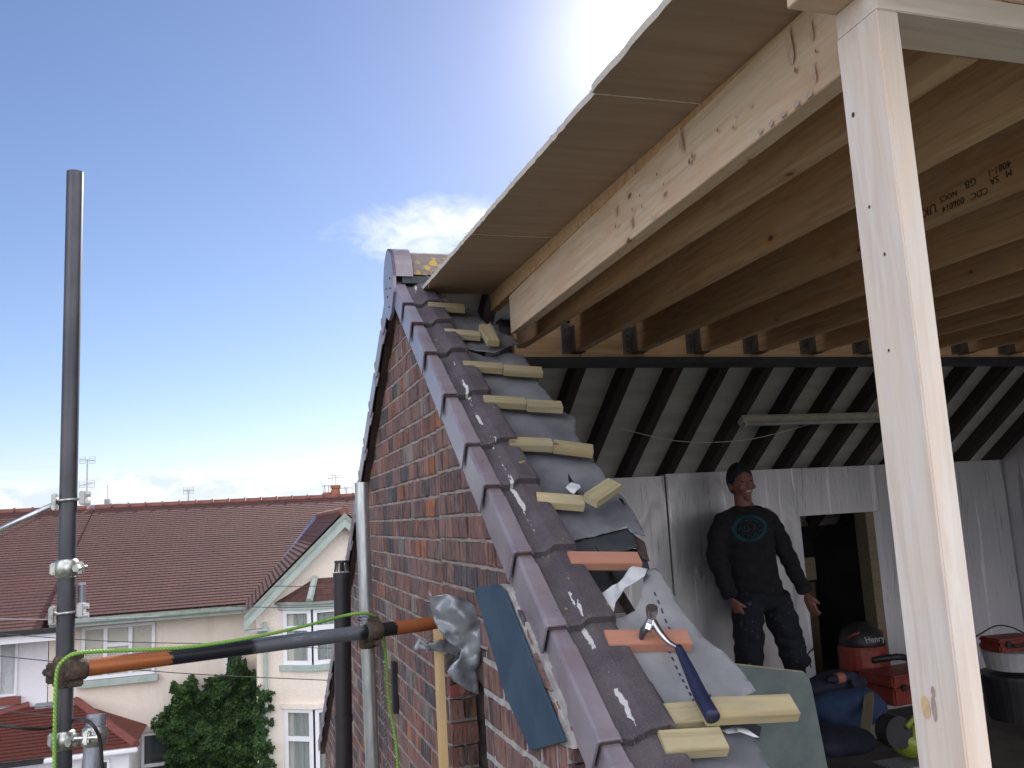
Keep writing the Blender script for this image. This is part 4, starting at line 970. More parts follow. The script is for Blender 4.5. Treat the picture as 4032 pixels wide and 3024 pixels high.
def remesh(name, g_, mt, parent, vox=.006, smooth_it=4):
    o = mk(name, g_[0], g_[1], mt, parent, smooth=True)
    m1 = o.modifiers.new('unify', 'REMESH'); m1.mode = 'VOXEL'; m1.voxel_size = vox; m1.use_smooth_shade = True
    m2 = o.modifiers.new('relax', 'SMOOTH'); m2.iterations = smooth_it; m2.factor = .5
    bpy.context.view_layer.update()
    me = bpy.data.meshes.new_from_object(o.evaluated_get(bpy.context.evaluated_depsgraph_get()))
    for p in me.polygons: p.use_smooth = True
    o.modifiers.clear(); o.data = me
    if not me.materials: me.materials.append(mt)
    return o
YM = 5.12
def mp(u, v, dy=0.0): q = onY(u, v, YM); return Vector((q.x, YM+dy, q.z))
PE = thing('person', 'smiling man in black printed sweatshirt and paint-spattered trousers standing in the loft', 'person', mp(1650, 1290)*1.0)
PE.location = Vector((mp(1650, 1290).x, YM, FL))
hc = mp(1601, 1044); yaw = Matrix.Rotation(R(-6), 3, 'Z') @ Matrix.Rotation(R(-4), 3, 'Y')
def headf(v):
    x, y, z = v
    if z < 0: x *= 1-.30*(min(1, -z/.12))**1.5; y *= 1-.10*(-z/.12)
    if y < 0 and z > .03: y *= .93
    return Vector((x, y, z))
P_ = [mp(1636, 1262), mp(1628, 1215), mp(1616, 1150), mp(1612, 1115), mp(1607, 1095), mp(1604, 1070),
      mp(1562, 1112), mp(1550, 1160, .01), mp(1549, 1205, .01), mp(1560, 1255, -.03), mp(1572, 1292, -.05),
      mp(1658, 1104), mp(1680, 1150, .0), mp(1698, 1196, .0), mp(1718, 1245, -.02), mp(1734, 1282, -.04),
      mp(1612, 1280), mp(1615, 1345, -.02), mp(1616, 1410, -.02), mp(1618, 1460, 0), mp(1620, 1530, .02),
      mp(1668, 1278), mp(1690, 1345, -.01), mp(1710, 1410, -.01), mp(1722, 1462, .0), mp(1735, 1535, .02)]
P_[20].z = FL+.09; P_[25].z = FL+.09
E_ = [(0, 1), (1, 2), (2, 3), (3, 4), (4, 5), (3, 6), (6, 7), (7, 8), (8, 9), (9, 10), (3, 11), (11, 12), (12, 13), (13, 14), (14, 15), (0, 16), (16, 17), (17, 18), (18, 19), (19, 20), (0, 21), (21, 22), (22, 23), (23, 24), (24, 25)]
Rb = [(.13, .09), (.12, .09), (.12, .09), (.07, .06), .055, .055, .045, .046, .043, .036, .027, .045, .046, .043, .036, .027, .085, .078, .06, .052, .04, .085, .078, .06, .052, .04]
body = skin_mesh(P_, E_, Rb, 1)
parts = [body, ellip(hc, .078, .098, .122, rot=yaw, f=headf), tubeg([mp(1607, 1100), mp(1603, 1062)], .057, 16)]
fd = yaw @ Vector((0, -1, 0)); sdv = yaw @ Vector((1, 0, 0)); upv = yaw @ Vector((0, 0, 1))
parts.append(ellip(hc+fd*.095-upv*.012, .012, .018, .026, 10, 8, rot=yaw))         # nose
parts.append(ellip(hc+fd*.066-upv*.094, .026, .024, .020, 10, 8, rot=yaw))         # chin
for s_ in (-1, 1):
    parts.append(ellip(hc+sdv*s_*.080-upv*.012+fd*-.005, .010, .019, .031, 10, 8, rot=yaw))    # ears
    parts.append(ellip(hc+sdv*s_*.040+fd*.080-upv*.030, .022, .016, .018, 10, 8, rot=yaw))     # cheeks
    parts.append(ellip(hc+sdv*s_*.028+fd*.084+upv*.028, .022, .010, .008, 10, 8, rot=yaw))     # brows
def hand(wr, tip, side, curl, seed):
    """palm, four bent fingers of unequal length and a thumb leaving the side of the palm"""
    wr, tip = Vector(wr), Vector(tip); dn = (tip-wr).normalized(); pn = Vector((side, -.25, 0)); pn = (pn-dn*pn.dot(dn)).normalized(); ac = dn.cross(pn).normalized()
    g_ = [ellip(wr+dn*.052, .017, .040, .056, 14, 10, rot=Matrix((pn, ac, dn)).transposed())]
    for k, (o_, L) in enumerate(((-.030, .066), (-.010, .076), (.010, .073), (.029, .058))):
        b = wr+dn*.088+ac*o_; d1 = (dn-pn*.15*curl).normalized(); d2 = (dn-pn*.7*curl).normalized(); d3 = (dn-pn*1.5*curl).normalized()
        p1 = b+d1*L*.45; p2 = p1+d2*L*.32; p3 = p2+d3*L*.26; g_.append(tubeg([b-dn*.02, b, p1, p2, p3], .009, 8, rads=[.0095, .0095, .0088, .008, .0065]))
    tb = wr+dn*.035-ac*.034; g_.append(tubeg([wr+dn*.02-ac*.01, tb, tb+(dn-ac*.6-pn*.3).normalized()*.034, tb+(dn*1.2-ac*.3-pn*.8).normalized()*.06], .011, 8, rads=[.013, .0125, .0105, .008]))
    return g_
parts += hand(P_[10], mp(1588, 1325, -.06), -1, .8, 1); parts += hand(P_[15], mp(1742, 1312, -.06), -1, 1.0, 2)
bodyo = remesh('body', merge(parts), M['skin'], PE, .0055, 3)
# face
for s_ in (-1, 1): mk('eye', *ellip(hc+sdv*s_*.030+fd*.089+upv*.010, .013, .007, .0045, 10, 8, rot=yaw), M['hair'], PE, smooth=True)
mk('teeth', *ellip(hc+fd*.082-upv*.056+sdv*.004, .019, .010, .0055, 12, 8, rot=yaw), M['teeth'], PE, smooth=True)
def hairf(v):
    v = Vector(v)
    if v.z < 0: v.x *= 1+.15*v.z/.12
    return v
hv, hf = ellip((0, .017, .016), .0825, .096, .120, 26, 18, f=hairf); keep = list(range(0))
for f in hf:
    c_ = sum((hv[i] for i in f), Vector())/len(f)
    if c_.z > -.06: keep.append(f)
hv = [yaw @ v + hc + upv*.002 for v in hv]
ho = mk('hair', hv, keep, M['hair'], PE, smooth=True); md = ho.modifiers.new('t', 'SOLIDIFY'); md.thickness = .004; md.offset = 1
# sweatshirt and trousers: lofted round the body, then unified and creased
TW = Matrix.Rotation(R(-24), 3, 'Z')
def loft(secs, seg=28):
    vs, fs = [], []
    for (u, v, hw_, dp, yo) in secs:
        c_ = mp(u, v, yo); rx_ = hw_*1.823*YM/3280
        for k in range(seg):
            a = 2*math.pi*k/seg; ca_, sa_ = math.cos(a), math.sin(a)
            vs.append(c_+TW @ Vector((math.copysign(abs(ca_)**.8, ca_)*rx_*1.0, math.copysign(abs(sa_)**.8, sa_)*dp, 0)))
    for i_ in range(len(secs)-1):
        for k in range(seg): k2 = (k+1) % seg; fs.append((i_*seg+k, i_*seg+k2, (i_+1)*seg+k2, (i_+1)*seg+k))
    fs.append(tuple(range(seg))[::-1]); fs.append(tuple(range((len(secs)-1)*seg, len(secs)*seg))); return vs, fs
def crease(o, amp, sc_, seed):
    for v in o.data.vertices:
        q = v.co; n_ = v.normal; v.co = q+n_*amp*(mnoise.noise(Vector((q.x*sc_, q.y*sc_, q.z*sc_*2.2))+Vector((seed, 0, 0)))+.5*mnoise.noise(q*sc_*2.6))
tor = loft([(1609, 1093, 30, .075, .005), (1610, 1098, 42, .092, .005), (1611, 1106, 54, .105, .005), (1611, 1120, 60, .118, .005), (1612, 1145, 62, .135, 0), (1616, 1185, 58, .135, 0), (1624, 1230, 56, .132, 0), (1634, 1262, 57, .135, 0), (1641, 1278, 55, .132, 0), (1642, 1286, 50, .120, 0)])
al = tubeg(smoothpts([mp(1588, 1120), mp(1566, 1125), mp(1551, 1165, .01), mp(1550, 1205, .01), mp(1559, 1252, -.03), mp(1571, 1291, -.05)], 4), .06, 16, rads=[.056, .058, .061, .064]+[.068]*5+[.066-.0016*k for k in range(12)])
ar = tubeg(smoothpts([mp(1632, 1118), mp(1656, 1120), mp(1680, 1155), mp(1698, 1197), mp(1716, 1242, -.02), mp(1733, 1281, -.04)], 4), .06, 16, rads=[.056, .058, .061, .064]+[.068]*5+[.066-.0016*k for k in range(12)])
so_ = remesh('sweatshirt', merge([tor, al, ar]), M['shirt'], PE, .011, 8); crease(so_, .014, 9, 2)
pel = loft([(1636, 1258, 50, .12, 0), (1640, 1285, 52, .125, 0), (1643, 1303, 50, .115, 0), (1643, 1312, 42, .09, 0)])
ll = tubeg(smoothpts([mp(1618, 1288), mp(1612, 1335, -.02), mp(1614, 1392, -.02), mp(1619, 1446, 0)], 5), .1, 18, rads=[.108-.0012*k for k in range(16)])
lr = tubeg(smoothpts([mp(1668, 1288), mp(1687, 1335, -.01), mp(1707, 1392, -.01), mp(1722, 1440, 0)], 5), .1, 18, rads=[.108-.0012*k for k in range(16)])
tro = remesh('trousers', merge([pel, ll, lr]), M['trousers'], PE, .011, 8); crease(tro, .018, 8, 5)
for q in (P_[19], P_[24]): 
    mk('trouser_leg', *tubeg([q+Vector((-.0, 0, .16)), q, Vector((q.x+.01, q.y+.01, FL+.09))], .06, 16, rads=[.062, .060, .066]), M['trousers'], PE, smooth=True)
    mk('boot', *ellip((q.x+.015, q.y-.06, FL+.05), .05, .14, .055, 16, 10), M['boot'], PE, smooth=True)
# chest print: round badge with lettering
cc = mp(1617, 1140); cy_ = YM-.152
bd = []
for k in range(40):
    a0, a1 = 2*math.pi*k/40, 2*math.pi*(k+1)/40
    for r0, r1 in ((.105, .082),):
        pts = [(cc.x+math.cos(a0)*r0*1.12, cy_, cc.z+math.sin(a0)*r0*.82), (cc.x+math.cos(a1)*r0*1.12, cy_, cc.z+math.sin(a1)*r0*.82), (cc.x+math.cos(a1)*r1*1.12, cy_, cc.z+math.sin(a1)*r1*.82), (cc.x+math.cos(a0)*r1*1.12, cy_, cc.z+math.sin(a0)*r1*.82)]
        bd.append(prism(pts, (0, .0008, 0)))
pr = mk('badge_ring', *merge(bd), M['print'], so_)
ts = [text('lettering', 'MAD PONY', .056, (cc.x-.128, cy_-.001, cc.z-.020), (1, 0, 0), (0, 0, 1), M['print'], so_), text('lettering', 'CLUB', .042, (cc.x-.055, cy_-.001, cc.z-.062), (1, 0, 0), (0, 0, 1), M['print'], so_), text('lettering', 'EST', .030, (cc.x-.028, cy_-.001, cc.z+.035), (1, 0, 0), (0, 0, 1), M['print'], so_)] 
bpy.data.objects.remove(ts.pop())
hl = mk('badge_arc', *merge([prism([(cc.x+.060*math.cos(R(a))*1.15, cy_, cc.z+.030+.028*math.sin(R(a))), (cc.x+.060*math.cos(R(a+12))*1.15, cy_, cc.z+.030+.028*math.sin(R(a+12))), (cc.x+.046*math.cos(R(a+12))*1.15, cy_, cc.z+.030+.020*math.sin(R(a+12))), (cc.x+.046*math.cos(R(a))*1.15, cy_, cc.z+.030+.020*math.sin(R(a)))], (0, .0008, 0)) for a in range(10, 170, 12)]), M['print'], so_)
from mathutils.bvhtree import BVHTree
bv = BVHTree.FromPolygons([v.co[:] for v in so_.data.vertices], [tuple(p.vertices) for p in so_.data.polygons]); sow = wloc(so_)
for o in [pr, hl]+ts:                       # lay the print on the cloth
    ow = wloc(o); rm = o.rotation_euler.to_matrix(); o.rotation_euler = (0, 0, 0)
    bm = bmesh.new(); bm.from_mesh(o.data); bmesh.ops.triangulate(bm, faces=bm.faces); bmesh.ops.subdivide_edges(bm, edges=[e for e in bm.edges if e.calc_length() > .02], cuts=1)
    for v in bm.verts:
        p = rm @ v.co + ow; dv = Vector((.47, .883, 0)); tx_ = Vector((.883, -.47, 0)); p0_ = Vector((cc.x, YM, p.z))+tx_*(p.x-cc.x)*.95-dv
        hit = bv.ray_cast(p0_-sow, dv)
        p = (hit[0]+sow-dv*.003) if hit[0] is not None else p0_+dv*.85
        v.co = p-ow
    bm.to_mesh(o.data); bm.free()

# ================================================================== clutter in the loft
def strip_light():
    t_ = thing('strip_light', 'old cream fluorescent batten light fixed across the dark rafters', 'light fitting', fpt(3.7, 5.0, -.03))
    p0, p1 = fpt(3.08, 4.985, -.03), fpt(4.65, 4.985, -.03)
    beam('body', M['lamp_white'], p0, p1, .075, .035, up=N3, parent=t_, bevel=.006)
    mk('tube', *tubeg([p0+Vector((.05, 0, 0))-N3*.035, p1-Vector((.05, 0, 0))-N3*.035], .013, 14), M['white_plastic'], t_, smooth=True)
    for q in (p0+Vector((.03, 0, 0)), p1-Vector((.03, 0, 0))): mk('lampholder', *obox(q-N3*.03, (1, 0, 0), DF, N3, .025, .03, .035), M['lamp_white'], t_, bevel=.003)
strip_light()
ln = [fpt(2.2, 5.02, -.02), fpt(2.7, 5.14, -.03), fpt(3.2, 5.15, -.03), fpt(3.6, 5.06, -.02), fpt(3.75, 5.01, -.02)]
tag(mk('cable', *tubeg(smoothpts(ln, 6), .003, 6), M['lamp_white'], smooth=True), 'slack pale cable running under the rafters to the strip light', 'cable')
def L(u, v, y): return onY(u, v, y)
# vacuum cleaner
VC = thing('vacuum_cleaner', 'red tub vacuum cleaner with black domed top lettered Henry, by the wall opening', 'vacuum cleaner', L(1850, 1440, 5.2))
vc = L(1862, 1392, 5.2)
mk('tub', *tubeg([vc+Vector((0, 0, -.17)), vc+Vector((0, 0, -.15)), vc+Vector((0, 0, -.02)), vc+Vector((0, 0, .0))], .16, 26, rads=[.15, .165, .165, .155]), M['red_plastic'], VC, smooth=False)
mk('dome', *ellip(vc+Vector((0, 0, .005)), .155, .155, .15, 26, 14, f=lambda v: Vector((v.x, v.y, max(v.z, -.005)))), M['black'], VC, smooth=True)
mk('base', *tubeg([vc+Vector((0, 0, -.20)), vc+Vector((0, 0, -.16))], .17, 26), M['black'], VC)
text('lettering', 'Henry', .058, vc+Vector((-.085, -.152, .035)), (1, 0, 0), (0, .35, 1), M['white_plastic'], VC, .002)
hz = [vc+Vector((-.05, -.15, -.08)), vc+Vector((.10, -.24, -.06)), vc+Vector((.26, -.16, -.12)), vc+Vector((.24, -.05, -.2)), vc+Vector((.0, -.25, -.23)), vc+Vector((-.2, -.2, -.2))]
mk('hose', *tubeg(smoothpts(hz, 8), .022, 12, rads=[.020+.003*(k % 2) for k in range(41)]), M['black'], VC, smooth=True)
mk('handle', *tubeg(smoothpts([vc+Vector((-.14, 0, .03)), vc+Vector((-.10, -.08, .09)), vc+Vector((.1, -.08, .09)), vc+Vector((.14, 0, .03))], 5), .010, 10), M['red_plastic'], VC, smooth=True)
def case(name, label, c, sx_, sy_, sz_, mt, ang=0, grp=None, hmt=None):
    t_ = thing(name, label, 'tool case', (c[0], c[1], c[2]-sz_/2), grp); ax_ = (math.cos(ang), math.sin(ang), 0); ay_ = (-math.sin(ang), math.cos(ang), 0)
    mk('lower_shell', *obox(Vector(c)-Vector((0, 0, sz_*.2)), ax_, ay_, (0, 0, 1), sx_, sy_, sz_*.55), mt, t_, bevel=.012)
    mk('lid', *obox(Vector(c)+Vector((0, 0, sz_*.29)), ax_, ay_, (0, 0, 1), sx_*.99, sy_*.99, sz_*.38), mt, t_, bevel=.012)
    hp = [Vector(c)+Vector(ax_)*a-Vector(ay_)*(sy_/2+b) for a, b in ((-.07, 0), (-.06, .03), (.06, .03), (.07, 0))]
    mk('handle', *tubeg(smoothpts(hp, 4), .009, 8), hmt or M['black'], t_, smooth=True)
    for s_ in (-.3, .3): mk('latch', *obox(Vector(c)+Vector(ax_)*sx_*s_-Vector(ay_)*(sy_/2+.004)+Vector((0, 0, sz_*.08)), ax_, ay_, (0, 0, 1), .03, .01, .045), hmt or M['black'], t_, bevel=.002)
    return t_
def onfloor(u, v, h): q = V(u, v); p = q*((FL+h/2)/q.z); return p
c_ = onfloor(1945, 1470, .19); cs_ = case('tool_case', 'red tool case with black latches on the floor left of the post', L(1945, 1478, 4.9), .42, .3, .19, M['red_plastic'], .1)
cs_.location.z = cs_.location.z
case('tool_case', 'red power tool case on the white tub at the right edge', L(2180, 1388, 4.55), .30, .2, .085, M['red_plastic'], -.1)
def sack(name, label, cat, c, rx, ry, rz, mt, seed, ang=0):
    def f(v): v = v*(1+.22*mnoise.noise(v*7+Vector((seed, 0, 0)))); v.z = max(v.z, -rz*.75); return v
    o = mk(name, *ellip(c, rx, ry, rz, 30, 18, f=f, rot=Matrix.Rotation(ang, 3, 'Z')), mt, smooth=True); tag(o, label, cat); return o
def fl(u, v, h=0.0): q = V(u, v); return q*((FL+h)/q.z)
p = L(1825, 1534, 4.35); sack('tool_bag', 'slumped dark blue tool bag on the loft floor', 'bag', p, .25, .14, .12, M['blue_fabric'], 1)
p = L(1800, 1480, 4.6); sack('tool_bag', 'black kit bag lying behind the blue bag below the wall opening', 'bag', p, .26, .12, .075, M['navy'], 5, .1)
p = L(1800, 1598, 4.0); sack('jacket', 'black jacket dropped on the floor behind the leaning board', 'jacket', p, .20, .16, .07, M['navy'], 9, -.3)
dr = thing('cordless_drill', 'dark cordless drill with an orange band lying on the black kit bag', 'drill', L(1815, 1465, 4.5))
q = L(1815, 1466, 4.48)
mk('body', *tubeg([q+Vector((-.09, 0, .0)), q+Vector((-.02, 0, .005)), q+Vector((.07, 0, .005)), q+Vector((.10, 0, .0))], .03, 12, rads=[.012, .028, .03, .024]), M['navy'], dr, smooth=True)
mk('band', *tubeg([q+Vector((-.03, 0, .004)), q+Vector((.02, 0, .005))], .0305, 12), M['terracotta'], dr); mk('grip', *obox(q+Vector((.06, -.03, -.03)), (1, 0, 0), (0, .4, 1), (0, 1, -.4), .03, .11, .03), M['navy'], dr, bevel=.006)
tag(beam('timber_prop', M['frame_old'], L(1878, 1500, 4.3), L(1868, 1600, 3.9), .05, .025), 'short grey timber leaning beside the blue bag', 'timber offcut')
YS = thing('lime_power_saw', 'lime yellow and black power saw on the floor left of the post', 'power tool', L(1962, 1610, 3.6))
q = L(1965, 1600, 3.6)
mk('body', *ellip(q, .10, .08, .075, 18, 12, f=lambda v: v*(1+.25*mnoise.noise(v*11))), M['lime'], YS, smooth=True)
mk('guard', *tubeg([q+Vector((-.10, -.06, .06)), q+Vector((-.10, .02, .06))], .075, 20), M['black'], YS); mk('base_plate', *obox(q+Vector((-.03, -.03, -.085)), (1, 0, 0), (0, 1, 0), (0, 0, 1), .30, .16, .008), M['galv_dull'], YS)
mk('handle', *tubeg(smoothpts([q+Vector((-.06, -.06, .08)), q+Vector((0, -.08, .13)), q+Vector((.08, -.06, .09)), q+Vector((.10, -.04, .0))], 5), .014, 10), M['lime'], YS, smooth=True)
tag(mk('paper_box', *obox(L(1893, 1580, 4.15), (1, .3, 0), (-.3, 1, 0), (0, 0, 1), .10, .08, .05), M['lamp_white'], bevel=.004), 'small cream carton on the floor between the tools', 'box')
bk = thing('rubble_bucket', 'black rubble bucket under a translucent tub by the right edge', 'bucket', L(2190, 1520, 4.55))
q = L(2195, 1490, 4.55)
mk('bucket', *tubeg([q+Vector((0, 0, -.17)), q+Vector((0, 0, .10))], .19, 26, rads=[.17, .205]), M['black'], bk, smooth=False); mk('rim', *tubeg([q+Vector((0, 0, .085)), q+Vector((0, 0, .105))], .212, 26), M['black'], bk)
q2 = L(2190, 1416, 4.55); tb = tag(mk('plastic_tub', *tubeg([q2+Vector((0, 0, -.075)), q2+Vector((0, 0, .03)), q2+Vector((0, 0, .04))], .15, 26, rads=[.165, .185, .19]), M['white_plastic']), 'translucent white tub standing on the black bucket', 'tub')
cp_ = [L(2095, 1383, 4.9), L(2120, 1368, 4.9), L(2152, 1352, 4.9), L(2185, 1355, 4.9), L(2225, 1375, 4.8)]
tag(mk('cable', *tubeg(smoothpts(cp_, 6), .005, 7), M['black'], smooth=True), 'black lead arching up against the foil wall at the right edge', 'cable')
cp_ = [L(1752, 1442, 5.3), L(1745, 1415, 5.35), L(1760, 1400, 5.38), L(1772, 1397, 5.40)]
tag(mk('cable', *tubeg(smoothpts(cp_, 6), .005, 7), M['black'], smooth=True), 'thin black lead curling out beside the man under the wall opening', 'cable')

# ================================================================== the terrace across the street
FYW = 22.5; RY0 = 21.95; RYR = 28.3
RZE = onY(340, 1321, RY0).z; RZR = RYR*math.tan(R(1.64))/math.cos(R(3))
def fx(u, v, y): return onY(u, v, y).x
xs_ = fx(105, 1400, FYW)                     # seam between the white and cream houses
GZ = -6.9
def strips(name, x0, x1, y0, z0, y1, z1, mt, parent, n=44, cut=None, axis=None):
    """plain tiled slope with a real step at every course"""
    vs, fs = [], []; d_ = Vector((0, y1-y0, z1-z0)); L_ = d_.length; d_.normalize(); nn = Vector((0, -d_.z, d_.y))
    for i in range(n):
        a = Vector((0, y0, z0))+d_*(L_*i/n); b = Vector((0, y0, z0))+d_*(L_*(i+1)/n)
        xa, xb = x0, x1; xc, xd = x0, x1
        if cut: xb = cut(a.y); xd = cut(b.y)
        k = len(vs)
        vs += [(xa, *(a+nn*.015)[1:]), (xb, *(a+nn*.015)[1:]), (xd, *(b+nn*.004)[1:]), (xc, *(b+nn*.004)[1:]), (xa, *a[1:]), (xb, *a[1:])]
        fs += [(k, k+1, k+2, k+3), (k+4, k+5, k+1, k)]
    q = Matrix((Vector((1, 0, 0)), d_, nn)).transposed(); org = Vector(((x0+x1)/2, (y0+y1)/2, (z0+z1)/2)); qi = q.transposed()
    return mk(name, [qi @ (Vector(v)-org) for v in vs], fs, mt, parent, rot=(org, q))
def window(parent, x0, x1, z0, z1, y, cols=((0, .33, 0), (.33, .66, .42), (.66, 1, 0)), fr=.055, curtain=True, dark=False, ang=0.0):
    """casement window: outer frame, mullions, transoms, glass, curtain behind"""
    y1 = y+math.tan(ang)*(x1-x0)
    P = lambda x, z, dy=0.0: Vector((x, y+(x-x0)/(x1-x0)*(y1-y)+dy, z))
    g_ = []
    def bar(xa, za, xb, zb, dp=.05, dy=-.02): g_.append(prism([P(xa, za, dy), P(xb, za, dy), P(xb, zb, dy), P(xa, zb, dy)], (0, dp, 0)))
    bar(x0, z0, x1, z0+fr); bar(x0, z1-fr, x1, z1); bar(x0, z0+fr+.001, x0+fr, z1-fr-.001); bar(x1-fr, z0+fr+.001, x1, z1-fr-.001)
    W_ = x1-x0; Hh = z1-z0
    for i, (a, b, tr_) in enumerate(cols):
        if i: xm = x0+W_*a; bar(xm-fr*.6, z0+fr+.002, xm+fr*.6, z1-fr-.002, .05, -.021)
        if tr_: zt_ = z1-Hh*tr_; bar(x0+W_*a+fr*.62, zt_-fr*.6, x0+W_*b-fr*.62, zt_+fr*.6, .05, -.019)
    o = mk('window', *merge(g_), M['upvc'], parent)
    mk('pane', [P(x0+fr*.5, z0+fr*.5, .022), P(x1-fr*.5, z0+fr*.5, .022), P(x1-fr*.5, z1-fr*.5, .022), P(x0+fr*.5, z1-fr*.5, .022)], [(0, 1, 2, 3)], M['glass'] if dark else M['clear'], o)
    if not dark:
        n = 60; vs = []
        for k in range(n+1):
            xx_ = x0+W_*k/n; gap = .07*math.sin(k*1.9)+.03*math.sin(k*.7); 
            vs += [P(xx_, z0, .14+gap*.35), P(xx_, z1, .14+gap*.35)]
        mk('curtain', vs, [(2*k, 2*k+2, 2*k+3, 2*k+1) for k in range(n)], M['curtain'], o, smooth=True)
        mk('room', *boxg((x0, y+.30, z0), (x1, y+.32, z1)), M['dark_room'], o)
    return o
CH = thing('cream_house', 'cream rendered house with sage green barge boards and a front gable across the street', 'house', (0, 24, GZ))
xr = 9.0
mk('wall', *boxg((xs_+.01, FYW, GZ), (xr, 34, RZE-.05)), M['cream'], CH)
GAx, GAz = onY(744, 1110, 19.2).x, onY(744, 1110, 19.2).z     # gable apex
Gx0, Gz0 = fx(549, 1310, 19.2), onY(549, 1310, 19.2).z
roofs = 'roof'
def cutx(y): return 20
strips('roof', xs_+.012, xr, RY0, RZE+.03, RYR, RZR, M['roof'], CH, 46)
v_, f_ = prism([(xs_+.01, RY0, RZE), (xs_+.01, 34.6, RZE), (xs_+.01, RYR, RZR-.03)], (xr-xs_, 0, 0)); mk('roof_body', v_, f_, M['roof'], CH)
xx = xs_
while xx < xr: mk('ridge_tile', *tubeg([(xx+.01, RYR, RZR+.0), (xx+.44, RYR, RZR+.0), (xx+.455, RYR, RZR+.01), (xx+.47, RYR, RZR+.01)], .1, 10, rads=[.095, .095, .115, .115]), M['ridge_red'], CH); xx += .475
# eaves gutter
xg0 = fx(170, 1330, RY0)
mk('gutter', *boxg((xs_+.1, RY0-.09, RZE-.12), (Gx0, RY0+.02, RZE-.02)), M['sage_dark'], CH, bevel=.02); mk('fascia', *boxg((xs_+.1, RY0+.021, RZE-.20), (Gx0, RY0+.05, RZE-.01)), M['sage'], CH)
# front gable
GY = 19.4
hw = GAx-Gx0; gs = (GAz-Gz0)/hw
v_, f_ = prism([(Gx0+.05, GY, GZ), (GAx+hw-.05, GY, GZ), (GAx+hw-.05, GY, Gz0-.12), (GAx, GY, GAz-.22), (Gx0+.05, GY, Gz0-.12)], (0, FYW-GY-.01, 0)); mk('gable_wall', v_, f_, M['cream'], CH)
def gable_slope(s_):
    # tiled cheek from barge board back to where it meets the main roof
    vs, fs = [], []; n = 26; zr_ = GAz+.06
    for i in range(n):
        a, b = i/n, (i+1)/n
        for (t0, t1) in ((a, b),):
            xa, za = GAx-s_*(hw+.18)*t0, zr_-gs*(hw+.18)*t0; xb, zb = GAx-s_*(hw+.18)*t1, zr_-gs*(hw+.18)*t1
            yb = lambda z: RY0+(z-RZE)/(RZR-RZE)*(RYR-RY0)+.10
            k = len(vs); vs += [(xa, GY-.20, za+.006), (xa, max(GY-.19, yb(za)), za+.006), (xb, max(GY-.19, yb(zb)), zb+.016), (xb, GY-.20, zb+.016), (xb, GY-.20, zb), (xb, max(GY-.19, yb(zb)), zb)]
            fs += [(k, k+1, k+2, k+3), (k+3, k+2, k+5, k+4)]
    d_ = Vector((-s_, 0, -gs)).normalized(); org = Vector((GAx-s_*hw/2, GY+1, Gz0)); ym_ = Vector((0, 1, 0)); q = Matrix((ym_*s_, d_*-1, (ym_*s_).cross(d_*-1))).transposed(); qi = q.transposed()
    return mk('gable_roof', [qi @ (Vector(v)-org) for v in vs], fs, M['roof'], CH, rot=(org, q))
gable_slope(1); gable_slope(-1)
yb_ = RY0+(GAz-RZE)/(RZR-RZE)*(RYR-RY0)
mk('gable_ridge', *tubeg([(GAx, GY-.22, GAz+.05), (GAx, yb_, GAz+.05)], .10, 10), M['ridge_red'], CH)
for s_ in (1, -1):
    a = Vector((GAx, GY-.21, GAz+.02)); b = Vector((GAx-s_*(hw+.20), GY-.21, GAz+.02-gs*(hw+.20)))
    v_, f_ = prism([a, b, b+Vector((0, 0, -.30)), a+Vector((0, 0, -.30))], (0, -.035, 0)); mk('barge_board', v_, f_, M['sage'], CH)
    v_, f_ = prism([a+Vector((0, -.036, 0)), b+Vector((0, -.036, 0)), b+Vector((0, -.036, -.10)), a+Vector((0, -.036, -.10))], (0, -.02, 0)); mk('barge_mould', v_, f_, M['sage_dark'], CH)
    mk('soffit', *prism([b+Vector((0, 0, -.30)), b+Vector((s_*.5, 0, -.30)), b+Vector((s_*.5, 0, -.34)), b+Vector((0, 0, -.34))], (0, .2, 0)), M['sage'], CH)
# valley lead
zt_v = GAz-.05; yv0 = RY0+.02
vb_ = Vector((Gx0+.02, RY0-.02, RZE+.06)); vt_ = Vector((GAx, yb_-.25, GAz+.04))
mk('valley_lead', *tubeg([vb_, vt_], .11, 6), M['lead'], CH)
# windows of the cream house
W1 = (fx(177, 1400, FYW), fx(335, 1400, FYW), -3.24, -2.06)
window(CH, W1[0], W1[1], W1[2], W1[3], FYW-.04, ((0, .32, 0), (.32, .66, .38), (.66, 1, 0)), .07)
mk('sill', *boxg((W1[0]-.08, FYW-.16, W1[2]-.16), (W1[1]+.08, FYW+.0, W1[2]-.01)), M['sage'], CH, bevel=.01)
nx0, nx1 = fx(487, 1440, FYW), fx(527, 1440, FYW)
window(CH, nx0, nx1, -3.6, -2.75, FYW-.03, ((0, 1, 0),), .05, dark=True)
gx0_, gx1_ = fx(306, 1600, FYW), fx(372, 1600, FYW)
window(CH, gx0_, gx1_, -6.6, -4.55, FYW-.03, ((0, 1, .35),), .06, dark=True)
mk('lintel', *boxg((gx0_-.15, FYW-.06, -4.53), (gx1_+.1, FYW-.001, -4.40)), M['cream'], CH)
dpx = fx(573, 1400, GY-.06); mk('downpipe', *tubeg([(dpx, GY-.06, -6.8), (dpx, GY-.06, Gz0-.35)], .045, 10), M['sage'], CH)
